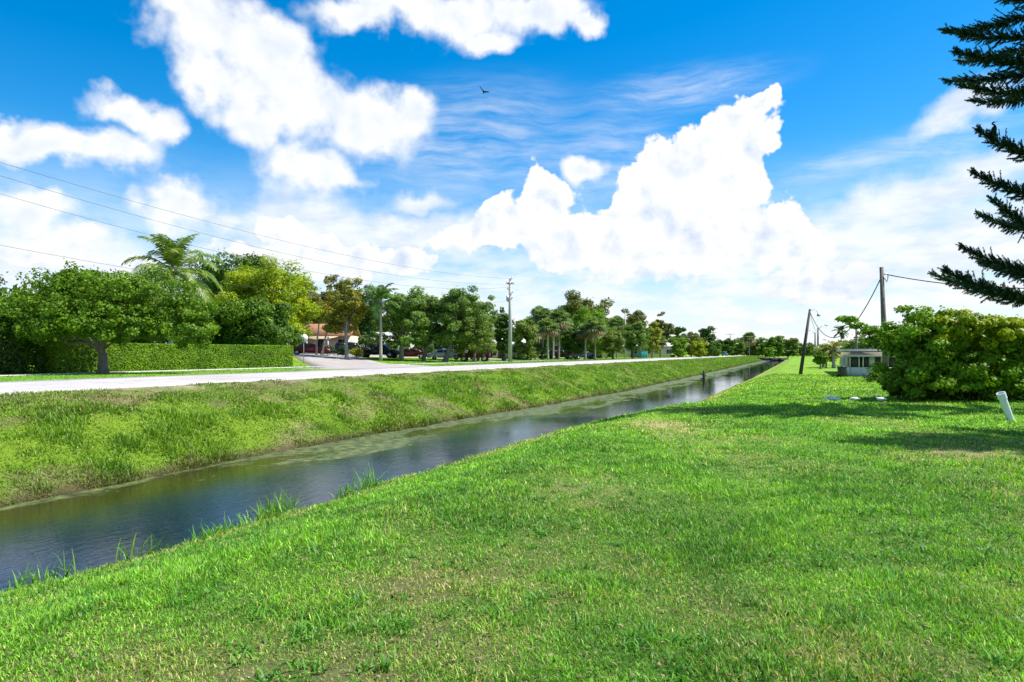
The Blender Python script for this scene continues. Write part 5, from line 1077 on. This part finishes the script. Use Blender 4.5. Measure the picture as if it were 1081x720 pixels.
# ------------------------------------------------------------------ birds
def ibis_meshes(neck):
    body = MB(); body.tube([(-.30, 0, .30), (-.24, 0, .31), (-.14, 0, .315), (0, 0, .32), (.10, 0, .33), (.17, 0, .345)] + neck, [.012, .045, .085, .105, .09, .06] + [.036, .028, .026, .03, .034, .02], 12, squash=.85)
    return body
IB = []
def ibis(px, t_, rz, pose, label, first=None):
    b_ = gp(px, t_)
    neck = {'feed': [(.22, 0, .34), (.26, 0, .28), (.28, 0, .21), (.30, 0, .16), (.315, 0, .13), (.33, 0, .105)], 'up': [(.21, 0, .38), (.22, 0, .43), (.21, 0, .48), (.22, 0, .53), (.245, 0, .55), (.275, 0, .545)]}[pose]
    T = thing('ibis', label, 'bird', b_, rz, 'white ibises feeding in the shade'); T.scale = (.8,) * 3; part('body', ibis_meshes(neck), M['ibis'], T, True)
    hd = Vector(neck[-1]); m_ = MB()
    m_.tube([hd, hd + Vector((.04, 0, -.03)), hd + Vector((.065, 0, -.075))] if pose == 'feed' else [hd, hd + Vector((.06, 0, -.01)), hd + Vector((.11, 0, -.05)), hd + Vector((.13, 0, -.09))], [.014, .01, .004] if pose == 'feed' else [.014, .011, .008, .004], 7, (1, 1, 1)); part('bill', m_, M['bill'], T, True)
    for s in (-1, 1):
        m_ = MB(); m_.tube([(-.02, s * .045, .24), (.0, s * .045, .13), (-.02, s * .045, .0)], [.014, .008, .007], 6); m_.tube([(-.02, s * .045, .005), (.05, s * .045, .004)], [.007, .004], 5); m_.tube([(-.02, s * .045, .005), (.03, s * .075, .004)], [.006, .003], 5); part('leg', m_, M['bill'], T, True)
        m_ = MB(); m_.tube([(-.29, s * .03, .315), (-.18, s * .082, .33), (-.03, s * .098, .335), (.09, s * .07, .335)], [.008, .05, .06, .02], 8, squash=.35); part('wing', m_, M['ibis'], T, True)
        e_ = Vector(neck[-2]); m_ = MB(); m_.tube([e_ + Vector((0, s * .026, .008)), e_ + Vector((0, s * .034, .008))], [.007, .003], 6); part('eye', m_, M['dark_feather'], T)
ibis(876.5, 28.6, R(150), 'feed', 'farther of the two leftmost white ibises, in the sunlit edge')
ibis(881.5, 27.4, R(-25), 'feed', 'nearer of the two leftmost white ibises, head down to the right')
ibis(902.5, 27.8, R(185), 'feed', 'middle white ibis feeding alone in the shade')
ibis(930.0, 27.6, R(172), 'up', 'rightmost white ibis with raised head near the bush')
# long-necked dark bird on a pine branch
pb = wp(1049, 150.5, 25.2) + Vector((0, 0, .30)); T = thing('anhinga', 'black long-necked bird perched on a pine branch', 'bird', pb, R(-10))
m_ = MB(); m_.tube([(-.06, 0, -.30), (-.05, 0, -.12), (-.02, 0, 0), (0, 0, .12), (.02, 0, .24), (.035, 0, .31), (.01, 0, .36), (-.045, 0, .385), (-.05, 0, .42), (0, 0, .45), (.05, 0, .455)], [.03, .045, .075, .095, .085, .045, .03, .026, .026, .03, .016], 10); part('body', m_, M['dark_feather'], T, True)
m_ = MB(); m_.tube([(.05, 0, .455), (.15, 0, .475)], [.014, .004], 6); part('bill', m_, M['bill'], T)
for s in (-1, 1):
    m_ = MB(); m_.tube([(.01, s * .07, .25), (-.01, s * .095, .1), (-.05, s * .06, -.1)], [.03, .055, .015], 8, squash=.5); part('wing', m_, M['dark_feather'], T, True)
    m_ = MB(); m_.tube([(.02, s * .04, .02), (.04, s * .04, -.06)], .014, 6); part('leg', m_, M['bill'], T)
# the branch that carries it
# soaring bird
pf = wp(510.5, 97, 58); T = thing('soaring_bird', 'small dark bird gliding with angled wings high in the sky', 'bird', pf)
m_ = MB(); m_.tube([(0, .30, -.02), (0, .12, 0), (0, -.08, 0), (0, -.22, .01), (0, -.28, .0)], [.03, .06, .085, .05, .012], 9); part('body', m_, M['dark_feather'], T, True)
for (dx, dz, nm) in ((-.33, .50, 'wing'), (.50, .02, 'wing')):
    m_ = MB(); d = Vector((dx, 0, dz)); nn = Vector((-dz, 0, dx)).normalized() * .012; V = []
    for f, w in ((0, .15), (.4, .14), (.75, .10), (1, .03)): c = d * f + Vector((0, .05 * f, 0)); V += [c + Vector((0, -w, 0)) + nn, c + Vector((0, w, 0)) + nn, c + Vector((0, w, 0)) - nn, c + Vector((0, -w, 0)) - nn]
    F = []
    for i in range(3): F += [[4 * i + j, 4 * i + (j + 1) % 4, 4 * i + 4 + (j + 1) % 4, 4 * i + 4 + j] for j in range(4)]
    m_.add([tuple(v) for v in V], [np.array(F), np.array([[3, 2, 1, 0], [12, 13, 14, 15]])]); part(nm, m_, M['dark_feather'], T)
